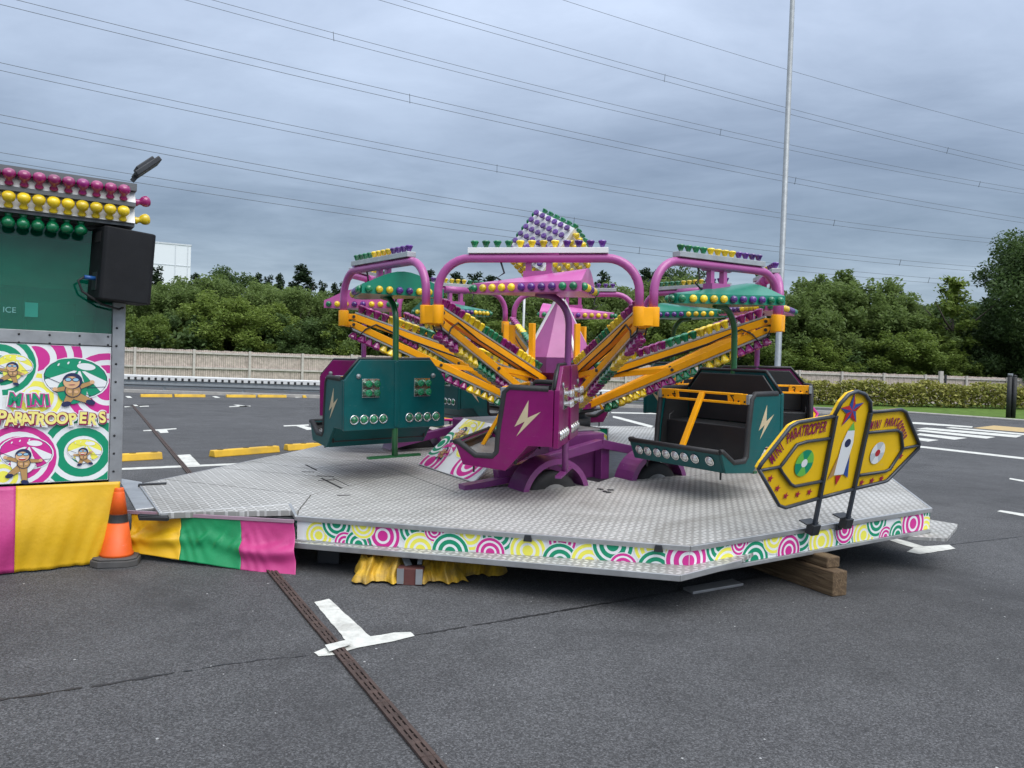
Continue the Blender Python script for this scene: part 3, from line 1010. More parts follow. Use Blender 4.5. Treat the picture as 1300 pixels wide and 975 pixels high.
lp = thing('lamp_post', 'tall galvanised lamp column rising behind the ride', 'lamp post', Matrix.Translation((6.13, 17.8, 0)))
m_ = MB(); m_.tube([(0, 0, 0), (0, 0, 1.2), (0, 0, 1.25), (0, 0, 12)], [0.095, 0.095, 0.072, 0.050], 14); m_.build('column', GALV, lp)
m_ = MB(); m_.box((0.35, 0, 12.05), (0.9, 0.28, 0.10)); m_.build('lantern', DARKST, lp, bevel=0.02)
fp = thing('floodlight_post', 'small white post with black floodlight behind the light cube', 'floodlight', Matrix.Translation((0.49, 40.0, 0)))
m_ = MB(); m_.tube([(0, 0, 0), (0, 0, 8.25)], 0.06, 8); m_.build('post', WHITE, fp)
m_ = MB(); m_.bar((0, 0, 8.2), (0.12, -0.05, 8.5), 0.06, 0.06); m_.box((0.16, -0.1, 8.62), (0.36, 0.1, 0.28), Matrix.Rotation(0.5, 3, 'Y')); m_.box((-0.18, 0, 8.2), (0.4, 0.1, 0.07)); m_.build('lamp_head', DARKST, fp)
sp_ = at_z(1282, 531, 0)
bl = thing('barrier_posts', 'pair of black posts with steel core standing on the grass edge', 'post', Matrix.Translation((sp_.x, sp_.y, 0)))
for s_ in (-1, 1):
    m_ = MB(); m_.tube([(0.115 * s_, -0.05, 0), (0.115 * s_, -0.05, 1.88)], 0.095, 14); m_.lathe([(0.095, 0), (0.08, 0.06), (0.0, 0.09)], 14, Matrix.Translation((0.115 * s_, -0.05, 1.88))); m_.build('post', BLACKR, bl)
m_ = MB(); m_.box((0, 0.1, 1.01), (0.22, 0.06, 2.02)); m_.build('steel_core', GALV, bl, bevel=0.01)
wp = thing('wooden_post', 'short grey wooden post standing by the right fence', 'post', Matrix.Translation((25.4, 45.6, 0)))
m_ = MB(); m_.box((0, 0, 1.1), (0.2, 0.2, 2.2)); m_.build('shaft', WOODP, wp)
m_ = MB(); m_.box((0.28, 0.0, 1.0), (0.1, 0.1, 2.0)); m_.build('side_post', DARKST, wp)

# ------------------------------------------------------------------ the ride stands slightly tilted on the sloping car park
RT = Vector((0.53, 8.45, 0.0))
RIDE = Matrix.Translation(RT) @ Matrix.Rotation(radians(-1.0), 4, 'Y') @ Matrix.Rotation(radians(1.8), 4, 'X')
RIN = RIDE.inverted()
def on_ride(x, y, zl):
    """photo point on the ride's own horizontal plane zl -> ride coordinates"""
    n = (RIDE.to_3x3() @ Vector((0, 0, 1)))
    return RIN @ on_plane(x, y, RIDE @ Vector((0, 0, zl)), n)

# light caps: one shared mesh per colour
CAPP = [(0.014, 0), (0.017, 0.010), (0.029, 0.038), (0.0345, 0.048), (0.0345, 0.053), (0.029, 0.060), (0.012, 0.064), (0.0, 0.060)]
DOMP = [(0.028, 0), (0.033, 0.010), (0.031, 0.024), (0.023, 0.036), (0.011, 0.042), (0.0, 0.039)]
def capmesh(nm, prof, m, sc=1.0, n=10):
    mb = MB()
    mb.lathe([(r * sc, z * sc) for r, z in prof], n, smooth=prof is not CAPP)
    return mb.mesh(nm, m)
CAP = {k: capmesh('bulb', CAPP, m) for k, m in (('Y', BY), ('G', BG), ('M', BM), ('P', BP))}
DOM = {k: capmesh('bulb', DOMP, m) for k, m in (('Y', BY), ('G', BG), ('M', BM), ('P', BP))}
BIG = {k: capmesh('bulb', [(0.024, 0), (0.027, 0.008), (0.019, 0.022), (0.020, 0.034), (0.033, 0.048), (0.0385, 0.066), (0.037, 0.082), (0.027, 0.095), (0.011, 0.101), (0.0, 0.098)], m, 1.0, 14) for k, m in (('Y', BY), ('G', BG), ('K', BPK), ('M', BM))}
n_bulb = [0]

class Bulbs:
    """individual bulbs, or one joined 'stuff' mesh for the far side of the ride"""
    def __init__(s, parent, single=True, sc=1.0):
        s.p, s.single, s.mb, s.sc = parent, single, MB(), sc
    def put(s, kind, c, p, z):
        M = look(p, z)
        if s.single:
            inst('bulb', kind[c], s.p, M @ Matrix.Scale(s.sc, 4))
        else:
            prof = DOMP if kind is DOM else CAPP
            s.mb.lathe(prof, 7, M @ Matrix.Scale(s.sc, 4), 'YGMP'.index(c))
    def done(s):
        if not s.single and s.mb.v:
            s.mb.build('bulbs', [BY, BG, BM, BP], s.p, kind='stuff')

ride = thing('fairground_ride', 'fairground ride with yellow lattice arms, pink arches and coloured light caps on a purple trailer', 'fairground ride', RIDE)
RR, PH0 = 2.30, -31.0
ZS0, ZS1, ZTOP = 1.89, 2.045, 2.43
def pol(r, deg, z):
    a = radians(deg)
    return Vector((r * sin(a), -r * cos(a), z))

# hub, pedestal, cover, uprights
m_ = MB(); m_.lathe([(0.36, 0.86), (0.36, 0.95), (0.30, 0.95), (0.30, 1.02), (0.40, 1.02), (0.40, 1.06)], 28); m_.build('slew_ring', BLACKR, ride)
m_ = MB(); m_.lathe([(0.42, 1.061), (0.42, 1.12), (0.30, 1.12), (0.30, 1.42), (0.36, 1.42), (0.36, 1.47)], 24, smooth=False); m_.build('turntable', MAROON, ride)
m_ = MB()
m_.lathe([(0.40, 1.44), (0.40, 1.60)], 8, Matrix.Rotation(radians(22.5), 4, 'Z'), smooth=False)
m_.build('hub_band', PURPLE, ride)
m_ = MB()
m_.lathe([(0.395, 1.602), (0.045, 2.22), (0.045, 2.30)], 8, Matrix.Rotation(radians(22.5), 4, 'Z'), smooth=False)
hc = m_.build('hub_cover', PINK, ride)
m_ = MB()
for k in range(0, 8, 2):
    a = radians(22.5 + 45 * k)
    m_.bar((0.40 * cos(a), 0.40 * sin(a), 1.605), (0.05 * cos(a), 0.05 * sin(a), 2.225), 0.03, 0.02)
m_.build('cover_strip', WHITE, hc)
m_ = MB(); m_.tube([(0, 0, 2.2), (-0.03, 0, 2.60)], 0.035, 10); m_.build('cube_pole', DARKST, ride)

single_arms = (0, 1, 2, 7)
PAT = 'MMMMYYYYGGGG'
for k in range(8):
    ang = PH0 + 45 * k
    S = pol(RR, ang, 0)
    d = Vector((sin(radians(ang)), -cos(radians(ang)), 0))
    tt = Vector((cos(radians(ang)), sin(radians(ang)), 0))
    m_ = MB()
    uo, ui = pol(RR - 0.10, ang, 1.985), pol(0.34, ang, 1.36)
    lo, li = pol(RR - 0.10, ang, 1.905), pol(0.40, ang, 1.10)
    m_.bar(uo, ui, 0.070, 0.066)
    m_.bar(lo, li, 0.070, 0.066)
    q0, q1 = lo.lerp(li, 0.50), uo.lerp(ui, 0.93)
    m_.bar(q0, q1, 0.045, 0.05)
    arm = m_.build('arm', AMBER, ride, bevel=0.004)
    m_ = MB()
    for s_ in (-0.062, 0.062):
        m_.tube([S + tt * s_ + Vector((0, 0, ZS0)), S + tt * s_ + Vector((0, 0, ZS1))], 0.050, 14)
    m_.box(S + Vector((0, 0, (ZS0 + ZS1) / 2)), (0.10, 0.09, ZS1 - ZS0 - 0.01), Matrix.Rotation(radians(ang), 3, 'Z'))
    m_.bar(S - d * 0.02 + Vector((0, 0, 1.985)), uo - d * 0.02, 0.09, 0.055)
    m_.bar(S - d * 0.02 + Vector((0, 0, 1.910)), lo - d * 0.02, 0.09, 0.055)
    m_.build('arm_bracket', AMBER, arm, bevel=0.004)
    m_ = MB()
    m_.box(pol(0.60, ang, 1.70), (0.055, 0.055, 0.50), Matrix.Rotation(radians(ang), 3, 'Z'))
    m_.build('upright', AMBER, arm, bevel=0.004)
    m_ = MB()
    for sd_ in (-1, 1):
        c0 = S + tt * 0.04 * sd_ - d * 0.06
        m_.tube([c0 + Vector((0, 0, 1.90)), c0 - d * 0.03 + Vector((0, 0, 1.84)), c0 - d * 0.10 + tt * 0.02 * sd_ + Vector((0, 0, 1.80)), c0 - d * 0.16 + Vector((0, 0, 1.86)), uo.lerp(ui, 0.12) + tt * 0.04 * sd_]
                + [uo.lerp(ui, q) + tt * 0.04 * sd_ + Vector((0, 0, -0.036)) for q in (0.3, 0.5, 0.7, 0.9)], 0.0075, 6)
    m_.build('cable', BLACKR, arm, kind='stuff')
    m_ = MB()
    for p_, in ((uo,), (lo,), (ui,), (li,), (lo.lerp(li, 0.5),)):
        m_.tube([p_ - tt * 0.052, p_ + tt * 0.052], 0.016, 8)
    m_.build('pivot_pins', DARKST, arm, kind='stuff')
    # light strips with caps: one row above the upper beam, one under the lower beam
    sg = k in single_arms
    bb = Bulbs(arm, sg, 1.36)
    for (o, i, sgn, ph) in ((uo, ui, 1, 0), (lo, li, -1, 0)):
        ax = (i - o).normalized()
        nv = ax.cross(tt).normalized()
        if nv.z * sgn < 0:
            nv = -nv
        s0 = o + nv * 0.046
        s1 = o.lerp(i, 0.93) + nv * 0.046
        L = (s1 - s0).length
        n = int(L / 0.082)
        m_ = MB()
        m_.bar(s0, s1, 0.075, 0.016)
        m_.build('light_strip', ALU, arm)
        for j in range(n):
            c = PAT[(j + ph) % 12]
            jit = Vector((random.uniform(-1, 1), random.uniform(-1, 1), random.uniform(-1, 1))) * 0.06
            bb.put(CAP, c, s0.lerp(s1, (j + 0.6) / n) + nv * 0.008, nv + jit)
    bb.done()

# arches from arm end to arm end
for k in range(8):
    a0, a1 = PH0 + 45 * k, PH0 + 45 * (k + 1)
    e0, e1 = pol(RR, a0, 0), pol(RR, a1, 0)
    t0 = Vector((cos(radians(a0)), sin(radians(a0)), 0))
    t1 = Vector((cos(radians(a1)), sin(radians(a1)), 0))
    p0, p1 = e0 + t0 * 0.062, e1 - t1 * 0.062
    dx = (p1 - p0)
    L = dx.length
    dx.normalize()
    zr = 0.27
    pts = [p0 + Vector((0, 0, ZS1 - 0.05)), p0 + Vector((0, 0, ZTOP - zr))]
    for j in range(1, 9):
        a = pi / 2 * j / 8
        pts.append(p0 + dx * zr * (1 - cos(a)) + Vector((0, 0, ZTOP - zr + zr * sin(a))))
    for j in range(0, 9):
        a = pi / 2 * (1 - j / 8)
        pts.append(p1 - dx * zr * (1 - cos(a)) + Vector((0, 0, ZTOP - zr + zr * sin(a))))
    pts.append(p1 + Vector((0, 0, ZS1 - 0.05)))
    m_ = MB(); m_.tube(pts, 0.036, 14)
    arch = m_.build('arch', PINK, ride)
    mid = (p0 + p1) / 2
    m_ = MB()
    m_.bar(mid - dx * 0.57 + Vector((0, 0, ZTOP + 0.060)), mid + dx * 0.57 + Vector((0, 0, ZTOP + 0.060)), 0.085, 0.045)
    m_.build('light_strip', WHITE if k == 0 else ALU, arch, bevel=0.003)
    bb = Bulbs(arch, k in (0, 1, 7, 6, 2))
    for j in range(12):
        bb.put(CAP, 'GGGGYYYYPPPP'[j] if k not in (2, 3, 4) else 'PPPPYYYYGGGG'[j], mid + dx * (-0.52 + 1.04 * j / 11) + Vector((0, 0, ZTOP + 0.082)), (0.02, 0.01, 1))
    bb.done()
    m_ = MB()
    q = mid + Vector((0, 0, ZTOP))
    m_.tube([q - dx * 0.3 - Vector((0, 0, 0.03)), q - dx * 0.27 - Vector((0, 0, 0.12)), q - dx * 0.33 - Vector((0, 0, 0.16)), q - dx * 0.2 - Vector((0, 0, 0.24))], 0.008, 6)
    m_.build('cable', BLACKR, arch)

# turning light cube on top
ax_a = (rt * 38 - up * 27 - fw * 34).normalized()
ax_b = (-rt * 38 - up * 45)
ax_b = (ax_b - ax_a * ax_b.dot(ax_a)).normalized()
ax_c = ax_a.cross(ax_b)
if ax_c.dot(fw) < 0:
    ax_c = -ax_c
Ri = RIDE.to_3x3().inverted()
ax_a, ax_b, ax_c = Ri @ ax_a, Ri @ ax_b, Ri @ ax_c
cc = Vector((-0.11, 0.0, 2.72))
CS = 0.56
R3 = Matrix((ax_a, ax_b, ax_c)).transposed()
if R3.determinant() < 0:
    R3 = Matrix((ax_a, ax_b, -ax_c)).transposed()
m_ = MB(); m_.box(cc, (CS, CS, CS), R3)
cube = m_.build('light_cube', WHITE, ride)
for nrm, u, v, c in ((-ax_c, ax_a, ax_b, 'P'), (-ax_b, ax_a, ax_c, 'G'), (ax_a, ax_b, ax_c, 'Y'), (ax_b, ax_a, ax_c, 'Y')):
    for i in range(6):
        for j in range(6):
            pp = cc + nrm * CS / 2 + u * CS * ((i + 0.5) / 6 - 0.5) + v * CS * ((j + 0.5) / 6 - 0.5)
            if c == 'Y' and nrm == ax_b:
                continue
            inst('bulb', CAP[c], cube, look(pp, nrm) @ Matrix.Scale(0.98, 4))
bb = Bulbs(cube, False)
for nrm, u, v, c in ((ax_b, ax_a, ax_c, 'Y'), (-ax_a, ax_b, ax_c, 'G'), (ax_c, ax_a, ax_b, 'M')):
    for i in range(6):
        for j in range(6):
            bb.put(CAP, c, cc + nrm * CS / 2 + u * CS * ((i + 0.5) / 6 - 0.5) + v * CS * ((j + 0.5) / 6 - 0.5), nrm)
bb.done()

# trailer: body box, frame beams, mudguards, wheels (axis along e, side direction nn)
e3 = Vector((0.848, 0.530, 0)); nn = Vector((0.530, -0.848, 0)); ez = Vector((0, 0, 1))
def tr(a, b, z): return e3 * a + nn * b + ez * z
RE = Matrix((e3, -nn, ez)).transposed()
m_ = MB(); m_.box(tr(-0.46, 0, 0.60), (0.66, 1.96, 0.56), RE); m_.build('trailer_body', PURPLE, ride, bevel=0.012)
m_ = MB(); m_.box(tr(-0.40, 0.0, 0.889), (0.72, 1.60, 0.016), RE); m_.build('top_plate', ALUD, ride, bevel=0.004)
m_ = MB(); m_.box(tr(0.0, 0, 0.55), (0.62, 0.62, 0.60), RE); m_.build('pedestal', DARKST, ride)
for sd in (1, -1):
    m_ = MB()
    m_.bar(tr(-1.45, sd * 1.12, 0.59), tr(-0.30, sd * 1.12, 0.80), 0.09, 0.085)
    m_.bar(tr(-0.30, sd * 1.12, 0.80), tr(0.55, sd * 1.12, 0.62), 0.09, 0.085)
    m_.box(tr(-0.22, sd * 1.06, 0.61), (0.10, 0.10, 0.34), RE)
    m_.build('frame_beam', PURPLE, ride, bevel=0.005)
    for ea in (-1.08, 0.10):
        # mudguard: arched band with side cheek
        ri, ro, wd = 0.315, 0.345, 0.25
        mb = MB()
        N = 16
        vs, fs = [], []
        for j in range(N + 1):
            a = radians(8 + 164 * j / N)
            cx, cz = cos(a), sin(a)
            for (r_, b_) in ((ro, -wd / 2), (ro, wd / 2), (ro - 0.05, wd / 2 + 0.004), (ri - 0.01, wd / 2 - 0.02), (ri - 0.01, -wd / 2)):
                vs.append(tr(ea - 0 + r_ * cx * 1.02, sd * (1.40 + b_), 0.415 + r_ * cz))
        for j in range(N):
            for q in range(5):
                q2 = (q + 1) % 5
                fs.append((j * 5 + q, j * 5 + q2, (j + 1) * 5 + q2, (j + 1) * 5 + q))
        mb.add(vs, fs)
        mb.build('mudguard', PURPLE, ride)
        W_ = Matrix.Translation(tr(ea, sd * 1.40, 0.36)) @ Matrix((nn * sd, e3, ez)).transposed().to_4x4() @ Matrix.Rotation(pi / 2, 4, 'Y')
        tp = [(0.17, -0.09), (0.23, -0.10), (0.27, -0.085), (0.285, -0.05), (0.285, 0.05), (0.27, 0.085), (0.23, 0.10), (0.17, 0.09)]
        m_ = MB(); m_.lathe(tp, 32, W_); wh = m_.build('wheel', TYRE, ride)
        m_ = MB(); m_.lathe([(0.175, 0.094), (0.165, 0.06), (0.15, 0.03), (0.06, 0.045), (0.05, 0.07), (0.0, 0.07)], 24, W_); m_.build('rim', RIM, wh)
m_ = MB()
m_.bar(tr(-1.82, 1.18, 0.515), tr(-1.2, 1.16, 0.56), 0.10, 0.05)
m_.build('drawbar_flap', PURPLE, ride)

# ------------------------------------------------------------------ platform
plat = thing('ride_platform', 'grey tread plate platform of the ride with ring patterned skirt', 'platform', RIDE)
A_, B_, C_, D_ = (-2.00, -3.06), (0.61, -3.70), (2.79, -2.42), (3.28, -0.60)
S0, S1, S2, S3, S4, S5 = (-2.04, -2.88), (-0.94, -2.13), (-0.46, -1.86), (0.29, -1.50), (1.14, -1.18), (2.10, -0.30)
Ep, Fp, Gp, Hp, Wb2, Wb, BL, FL = (3.10, 1.55), (1.55, 3.45), (-1.45, 3.30), (-2.55, 1.40), (-2.80, 0.54), (-3.03, -0.20), (-3.63, -1.98), (-2.97, -3.04)
def shrink(poly, g=0.004):
    c = np.mean(np.array(poly), 0)
    out = []
    n = len(poly)
    ar = sum(poly[i][0] * poly[(i + 1) % n][1] - poly[(i + 1) % n][0] * poly[i][1] for i in range(n))
    sg = 1 if ar > 0 else -1
    for i in range(n):
        p0, p, p1 = (Vector((*poly[j % n], 0)) for j in (i - 1, i, i + 1))
        d0, d1 = (p - p0).normalized(), (p1 - p).normalized()
        n0, n1 = Vector((-d0.y, d0.x, 0)) * sg, Vector((-d1.y, d1.x, 0)) * sg
        b = (n0 + n1)
        k = max(0.3, b.length_squared / 2)
        q = p + b / k * g
        out.append((q.x, q.y))
    return out
panels = [[A_, B_, C_, D_, S5, S4, S3, S2, S1, S0],
          [D_, Ep, (1.60, 0.60), S3, S4, S5],
          [Ep, Fp, (0.30, 1.2), (1.60, 0.60)],
          [Fp, Gp, (-1.0, 1.3), (0.30, 1.2)],
          [Gp, Hp, Wb2, (-1.35, 0.30), (-1.0, 1.3)],
          [Wb2, Wb, (-1.95, -0.55), (-1.55, -1.15), S1, S2, S3, (-0.6, -0.5), (-1.35, 0.30)],
          [Wb, (-3.17, -0.62), (-2.42, -1.05), (-1.95, -0.55)],
          [(-3.17, -0.62), (-3.32, -1.06), (-2.12, -1.50), (-1.88, -1.90), (-1.55, -1.15), (-1.95, -0.55), (-2.42, -1.05)],
          [(-3.32, -1.06), (-3.54, -1.72), (-2.10, -2.30), (-1.88, -1.90), (-2.12, -1.50)],
          [(-3.54, -1.72), BL, FL, S0, (-2.10, -2.30)],
          [S0, S1, (-1.55, -1.15), (-1.88, -1.90), (-2.10, -2.30)],
          ]
for pnl in panels:
    m_ = MB(); m_.prism(shrink(pnl, 0.006), 0.462, 0.50); m_.build('deck_panel', TREAD, plat)
m_ = MB()
und = [(-1.98, -3.04), B_, C_, D_, Ep, Fp, Gp, Hp, Wb2, Wb, (-3.5, -1.9), (-2.9, -2.75)]
m_.prism(shrink(und, 0.05), 0.40, 0.455)
for a, b in (((-2.7, -2.4), (2.6, -2.0)), ((-2.6, -0.4), (3.0, 0.0)), ((-1.2, 2.6), (1.6, 2.8)), ((-1.9, -2.9), (-1.2, 3.0)), ((0.6, -3.5), (0.8, 3.2)), ((2.6, -2.3), (2.6, 1.2))):
    m_.bar((*a, 0.34), (*b, 0.34), 0.08, 0.12)
m_.build('under_frame', DARKST, plat)

def side_fr(a, b, out=0.0):
    """frame on the vertical side a->b of the platform: u along, v up, w outwards"""
    a, b = Vector((*a, 0)), Vector((*b, 0))
    d = (b - a).normalized()
    o = Vector((d.y, -d.x, 0))
    return (lambda u, v, w: a + d * u + ez * v + o * (w + out)), (b - a).length

def clip(poly, x0, x1, y0, y1):
    def cut(P, f, g):
        out = []
        for i in range(len(P)):
            p, q = P[i - 1], P[i]
            fp, fq = f(p), f(q)
            if (fp >= 0) != (fq >= 0):
                t = fp / (fp - fq)
                out.append((p[0] + (q[0] - p[0]) * t, p[1] + (q[1] - p[1]) * t))
            if fq >= 0:
                out.append(q)
        return out
    for f in (lambda p: p[0] - x0, lambda p: x1 - p[0], lambda p: p[1] - y0, lambda p: y1 - p[1]):
        poly = cut(poly, f, None)
        if len(poly) < 3:
            return []
    return poly

def arc_band(cx, cy, r0, r1, n=28, ky=1.0):
    q = []
    for i in range(n):
        a, b = 2 * pi * i / n, 2 * pi * (i + 1) / n
        if r0 > 1e-6:
            q.append([(cx + r0 * cos(a), cy + r0 * sin(a) * ky), (cx + r1 * cos(a), cy + r1 * sin(a) * ky), (cx + r1 * cos(b), cy + r1 * sin(b) * ky), (cx + r0 * cos(b), cy + r0 * sin(b) * ky)])
        else:
            q.append([(cx, cy), (cx + r1 * cos(a), cy + r1 * sin(a) * ky), (cx + r1 * cos(b), cy + r1 * sin(b) * ky)])
    return q

PRM = [PR_W, PR_G, PR_P, PR_Y]
def rings(mb, fr, rect, items, w0=0.0015, step=0.0007):
    x0, x1, y0, y1 = rect
    for k, (cx, cy, R_, c) in enumerate(items):
        mi = 'WGPY'.index(c)
        w = w0 + step * (k % 9) + 0.00003 * k
        for band, (ra, rb) in enumerate(((0, 1.04), (0, 0.30), (0.44, 0.66), (0.80, 0.98))):
            for q in arc_band(cx, cy, R_ * ra, R_ * rb):
                q = clip(q, x0, x1, y0, y1)
                if len(q) > 2:
                    ww = w if band == 0 else w + 0.0004
                    mb.add([fr(p[0], p[1], ww) for p in q], [tuple(range(len(q)))], 0 if band == 0 else mi)

SK0, SK1 = 0.335, 0.468
Hs = SK1 - SK0
AB = [(408, .3, .10, 'Y'), (433, 1.0, .11, 'G'), (445, 0, .08, 'P'), (464, 0, .10, 'G'), (470, 1, .09, 'Y'), (540, 1, .11, 'G'), (548, 0, .12, 'Y'), (566, 1, .07, 'P'), (587, 0, .13, 'G'), (612, 1, .11, 'Y'), (648, 1.05, .11, 'G'), (638, .15, .10, 'P'),
      (685, .4, .12, 'Y'), (727, 1, .09, 'P'), (725, 0, .12, 'G'), (760, .1, .12, 'Y'), (787, 1, .13, 'G'), (800, 0, .09, 'P'), (832, 1, .11, 'Y'), (838, 0, .12, 'G'), (497, .55, .125, 'P'), (875, .5, .145, 'P')]
LAB = hypot(B_[0] - A_[0], B_[1] - A_[1])
itAB = [((x - 377) / 498 * LAB, SK0 + v * Hs, r, c) for x, v, r, c in AB]
LBC = hypot(C_[0] - B_[0], C_[1] - B_[1])
itBC = [(u * 0.93, SK0 + v * Hs, r, c) for u, v, r, c in ((.28, 1, .12, 'G'), (.35, 0, .12, 'Y'), (.47, 1, .08, 'P'), (.62, 0, .13, 'G'), (.82, 1, .11, 'Y'), (1.1, 1, .13, 'G'), (.97, .2, .11, 'P'), (1.33, .4, .13, 'Y'), (1.6, .8, .10, 'P'), (1.64, 0, .13, 'G'), (1.84, .3, .12, 'Y'),
        (2.0, 1, .12, 'G'), (2.12, 0, .08, 'P'), (2.28, 0, .11, 'G'), (2.42, .95, .10, 'Y'), (2.62, 1.0, .10, 'G'), (2.66, .05, .10, 'Y'), (2.48, .5, .14, 'P'), (0, .5, .145, 'P'))]
itX = [(.08, .2, .10, 'G'), (.25, .9, .1, 'P'), (.4, .1, .12, 'G'), (.7, .8, .12, 'Y'), (1.0, .3, .12, 'P'), (1.35, .9, .12, 'G'), (1.7, .3, .12, 'Y')]
itX = [(u, SK0 + v * Hs, r, c) for u, v, r, c in itX]
A0 = (-2.16, -2.66)
for a, b, it in ((A0, A_, itX), (A_, B_, itAB), (B_, C_, itBC), (C_, D_, itX)):
    fr, L = side_fr(a, b)
    m_ = MB()
    m_.prism([(0.0, SK0), (L, SK0), (L, SK1), (0, SK1)], -0.02, -0.004, fr)
    sk = m_.build('skirt_panel', PR_W, plat)
    m_ = MB()
    rings(m_, lambda u, v, w: fr(u, v, w - 0.004), (0.003, L - 0.003, SK0 + 0.002, SK1 - 0.001), it)
    m_.build('ring_print', PRM, sk)
    m_ = MB()
    m_.prism([(-0.002, 0.470), (L + 0.002, 0.470), (L + 0.002, 0.503), (-0.002, 0.503)], -0.006, 0.016, fr)
    m_.prism([(-0.002, SK0 - 0.028), (L + 0.002, SK0 - 0.028), (L + 0.002, SK0 - 0.001), (-0.002, SK0 - 0.001)], -0.03, 0.010, fr)
    m_.build('edge_trim', ALU, plat, bevel=0.003)
    if (a, b) == (A_, B_) or (a, b) == (B_, C_):
        for q in ((0.62, 0.93) if a == A_ else (0.55,)):
            m_ = MB(); m_.prism([(L * q - 0.03, 0.455), (L * q + 0.03, 0.455), (L * q + 0.02, 0.50), (L * q - 0.02, 0.50)], 0.0165, 0.034, fr); m_.build('latch', DARKST, plat, bevel=0.004)
for a, b in ((FL, A0), (BL, FL), (Wb, BL)):
    fr, L = side_fr(a, b)
    m_ = MB(); m_.prism([(0.002, 0.455), (L - 0.002, 0.455), (L - 0.002, 0.502), (0.002, 0.502)], -0.005, 0.008, fr); m_.build('edge_trim', ALU, plat, bevel=0.002)
# steps hung under the edge
def step(poly, z0=0.30, z1=0.324):
    m_ = MB(); m_.prism(poly, z0, z1); st = m_.build('step', TREAD, plat)
    return st
zst = lambda x: 0.322 + 0.056 * (x + 2.0) / 2.6       # the step hangs a little lower at its left end
ST_L, ST_A, ST_B, ST_C = [tuple(on_ride(x, y, zz_).xy) for x, y, zz_ in ((345, 674, 0.318), (359, 688, 0.318), (863, 730, 0.378), (940, 711, 0.386))]
stp = [ST_L, (-2.14, -2.66), (-1.985, -3.045), (0.61, -3.685), (1.12, -3.385), ST_C, ST_B, ST_A]
m_ = MB(); m_.prism(stp, -0.022, 0.0, lambda u, v, w: Vector((u, v, zst(u) + w))); m_.build('step', TREAD, plat)
m_ = MB()
for a, b in zip((ST_L, ST_A, ST_B), (ST_A, ST_B, ST_C)):
    fr, L = side_fr(a, b)
    m_.prism([(-0.001, zst(a[0]) - 0.036), (L + 0.001, zst(b[0]) - 0.036), (L + 0.001, zst(b[0]) + 0.003), (-0.001, zst(a[0]) + 0.003)], -0.004, 0.010, fr)
m_.build('step_edge', ALU, plat, bevel=0.003)
step([(2.55, -2.56), (2.80, -2.43), (2.86, -1.75), (3.20, -2.10), (3.12, -2.22), (2.83, -2.60)], 0.282, 0.306)
# hinge slots and small fittings on the deck
m_ = MB()
for (x0, y0), (x1, y1) in (((388, 590), (402, 597)), ((383, 599), (399, 599.2)), ((402, 604), (424, 605)), ((408, 607), (434, 620)), ((428, 629), (445, 628.5)), ((404, 610), (425, 609))):
    p, q = on_ride(x0, y0, 0.501), on_ride(x1, y1, 0.501)
    m_ = MB(); m_.bar(p, q, 0.018, 0.003); m_.build('hinge_slot', HOLE, plat)
m_ = MB()
for x, y in ((762, 621), (768, 624), (773, 625), (775, 622)):
    p = on_ride(x, y, 0.503)
    m_ = MB(); m_.box(p, (0.05, 0.03, 0.008), Matrix.Rotation(random.uniform(0, 3), 3, 'Z')); m_.build('deck_catch', DARKST, plat)
# bridge plate to the booth
m_ = MB()
bp = [tuple(on_ride(x, y, 0.49).xy) for x, y in ((180, 612), (200, 644), (172, 647), (150, 607))]
m_.prism(bp, 0.47, 0.492)
m_.build('bridge_plate', ALU, plat, bevel=0.004)
m_ = MB()
for i in range(5):
    m_.bar((-3.14 + 0.012 * i, -3.00 - 0.022 * i, 0.470 + 0.008 * (i % 2)), (-2.93 + 0.012 * i, -3.02 - 0.022 * i, 0.474), 0.022, 0.02)
m_.bar((-3.62, -2.02, 0.495), (-3.42, -1.94, 0.495), 0.06, 0.03)
m_.build('rubber_strip', BLACKR, plat, kind='stuff')

# ------------------------------------------------------------------ swinging cars
def pts_tube(mb, pts, r, n=8, mi=0): mb.tube(pts, r, n, mi)
BOLT = [(0.46, 1.0), (0.16, 0.50), (0.50, 0.56), (0.0, 0.0), (0.78, 0.72), (0.44, 0.64)]
BOLT = [(0.52, 1.0), (0.02, 0.26), (0.40, 0.42), (0.10, 0.0), (0.98, 0.70), (0.50, 0.52)]

def text_mesh(s, size, ext=0.001, off=0.0, m=None, shear=0.0, name='lettering'):
    cu = bpy.data.curves.new('txt', 'FONT')
    cu.body = s
    cu.size = size
    cu.extrude = ext
    cu.offset = off
    cu.shear = shear
    cu.align_x = 'CENTER'
    cu.align_y = 'CENTER'
    ob = bpy.data.objects.new('txt', cu)
    COL.objects.link(ob)
    dg = bpy.context.evaluated_depsgraph_get()
    me = bpy.data.meshes.new_from_object(ob.evaluated_get(dg))
    me.name = name
    bpy.data.objects.remove(ob)
    bpy.data.curves.remove(cu)
    me.materials.clear()
    if m:
        me.materials.append(m)
    return me

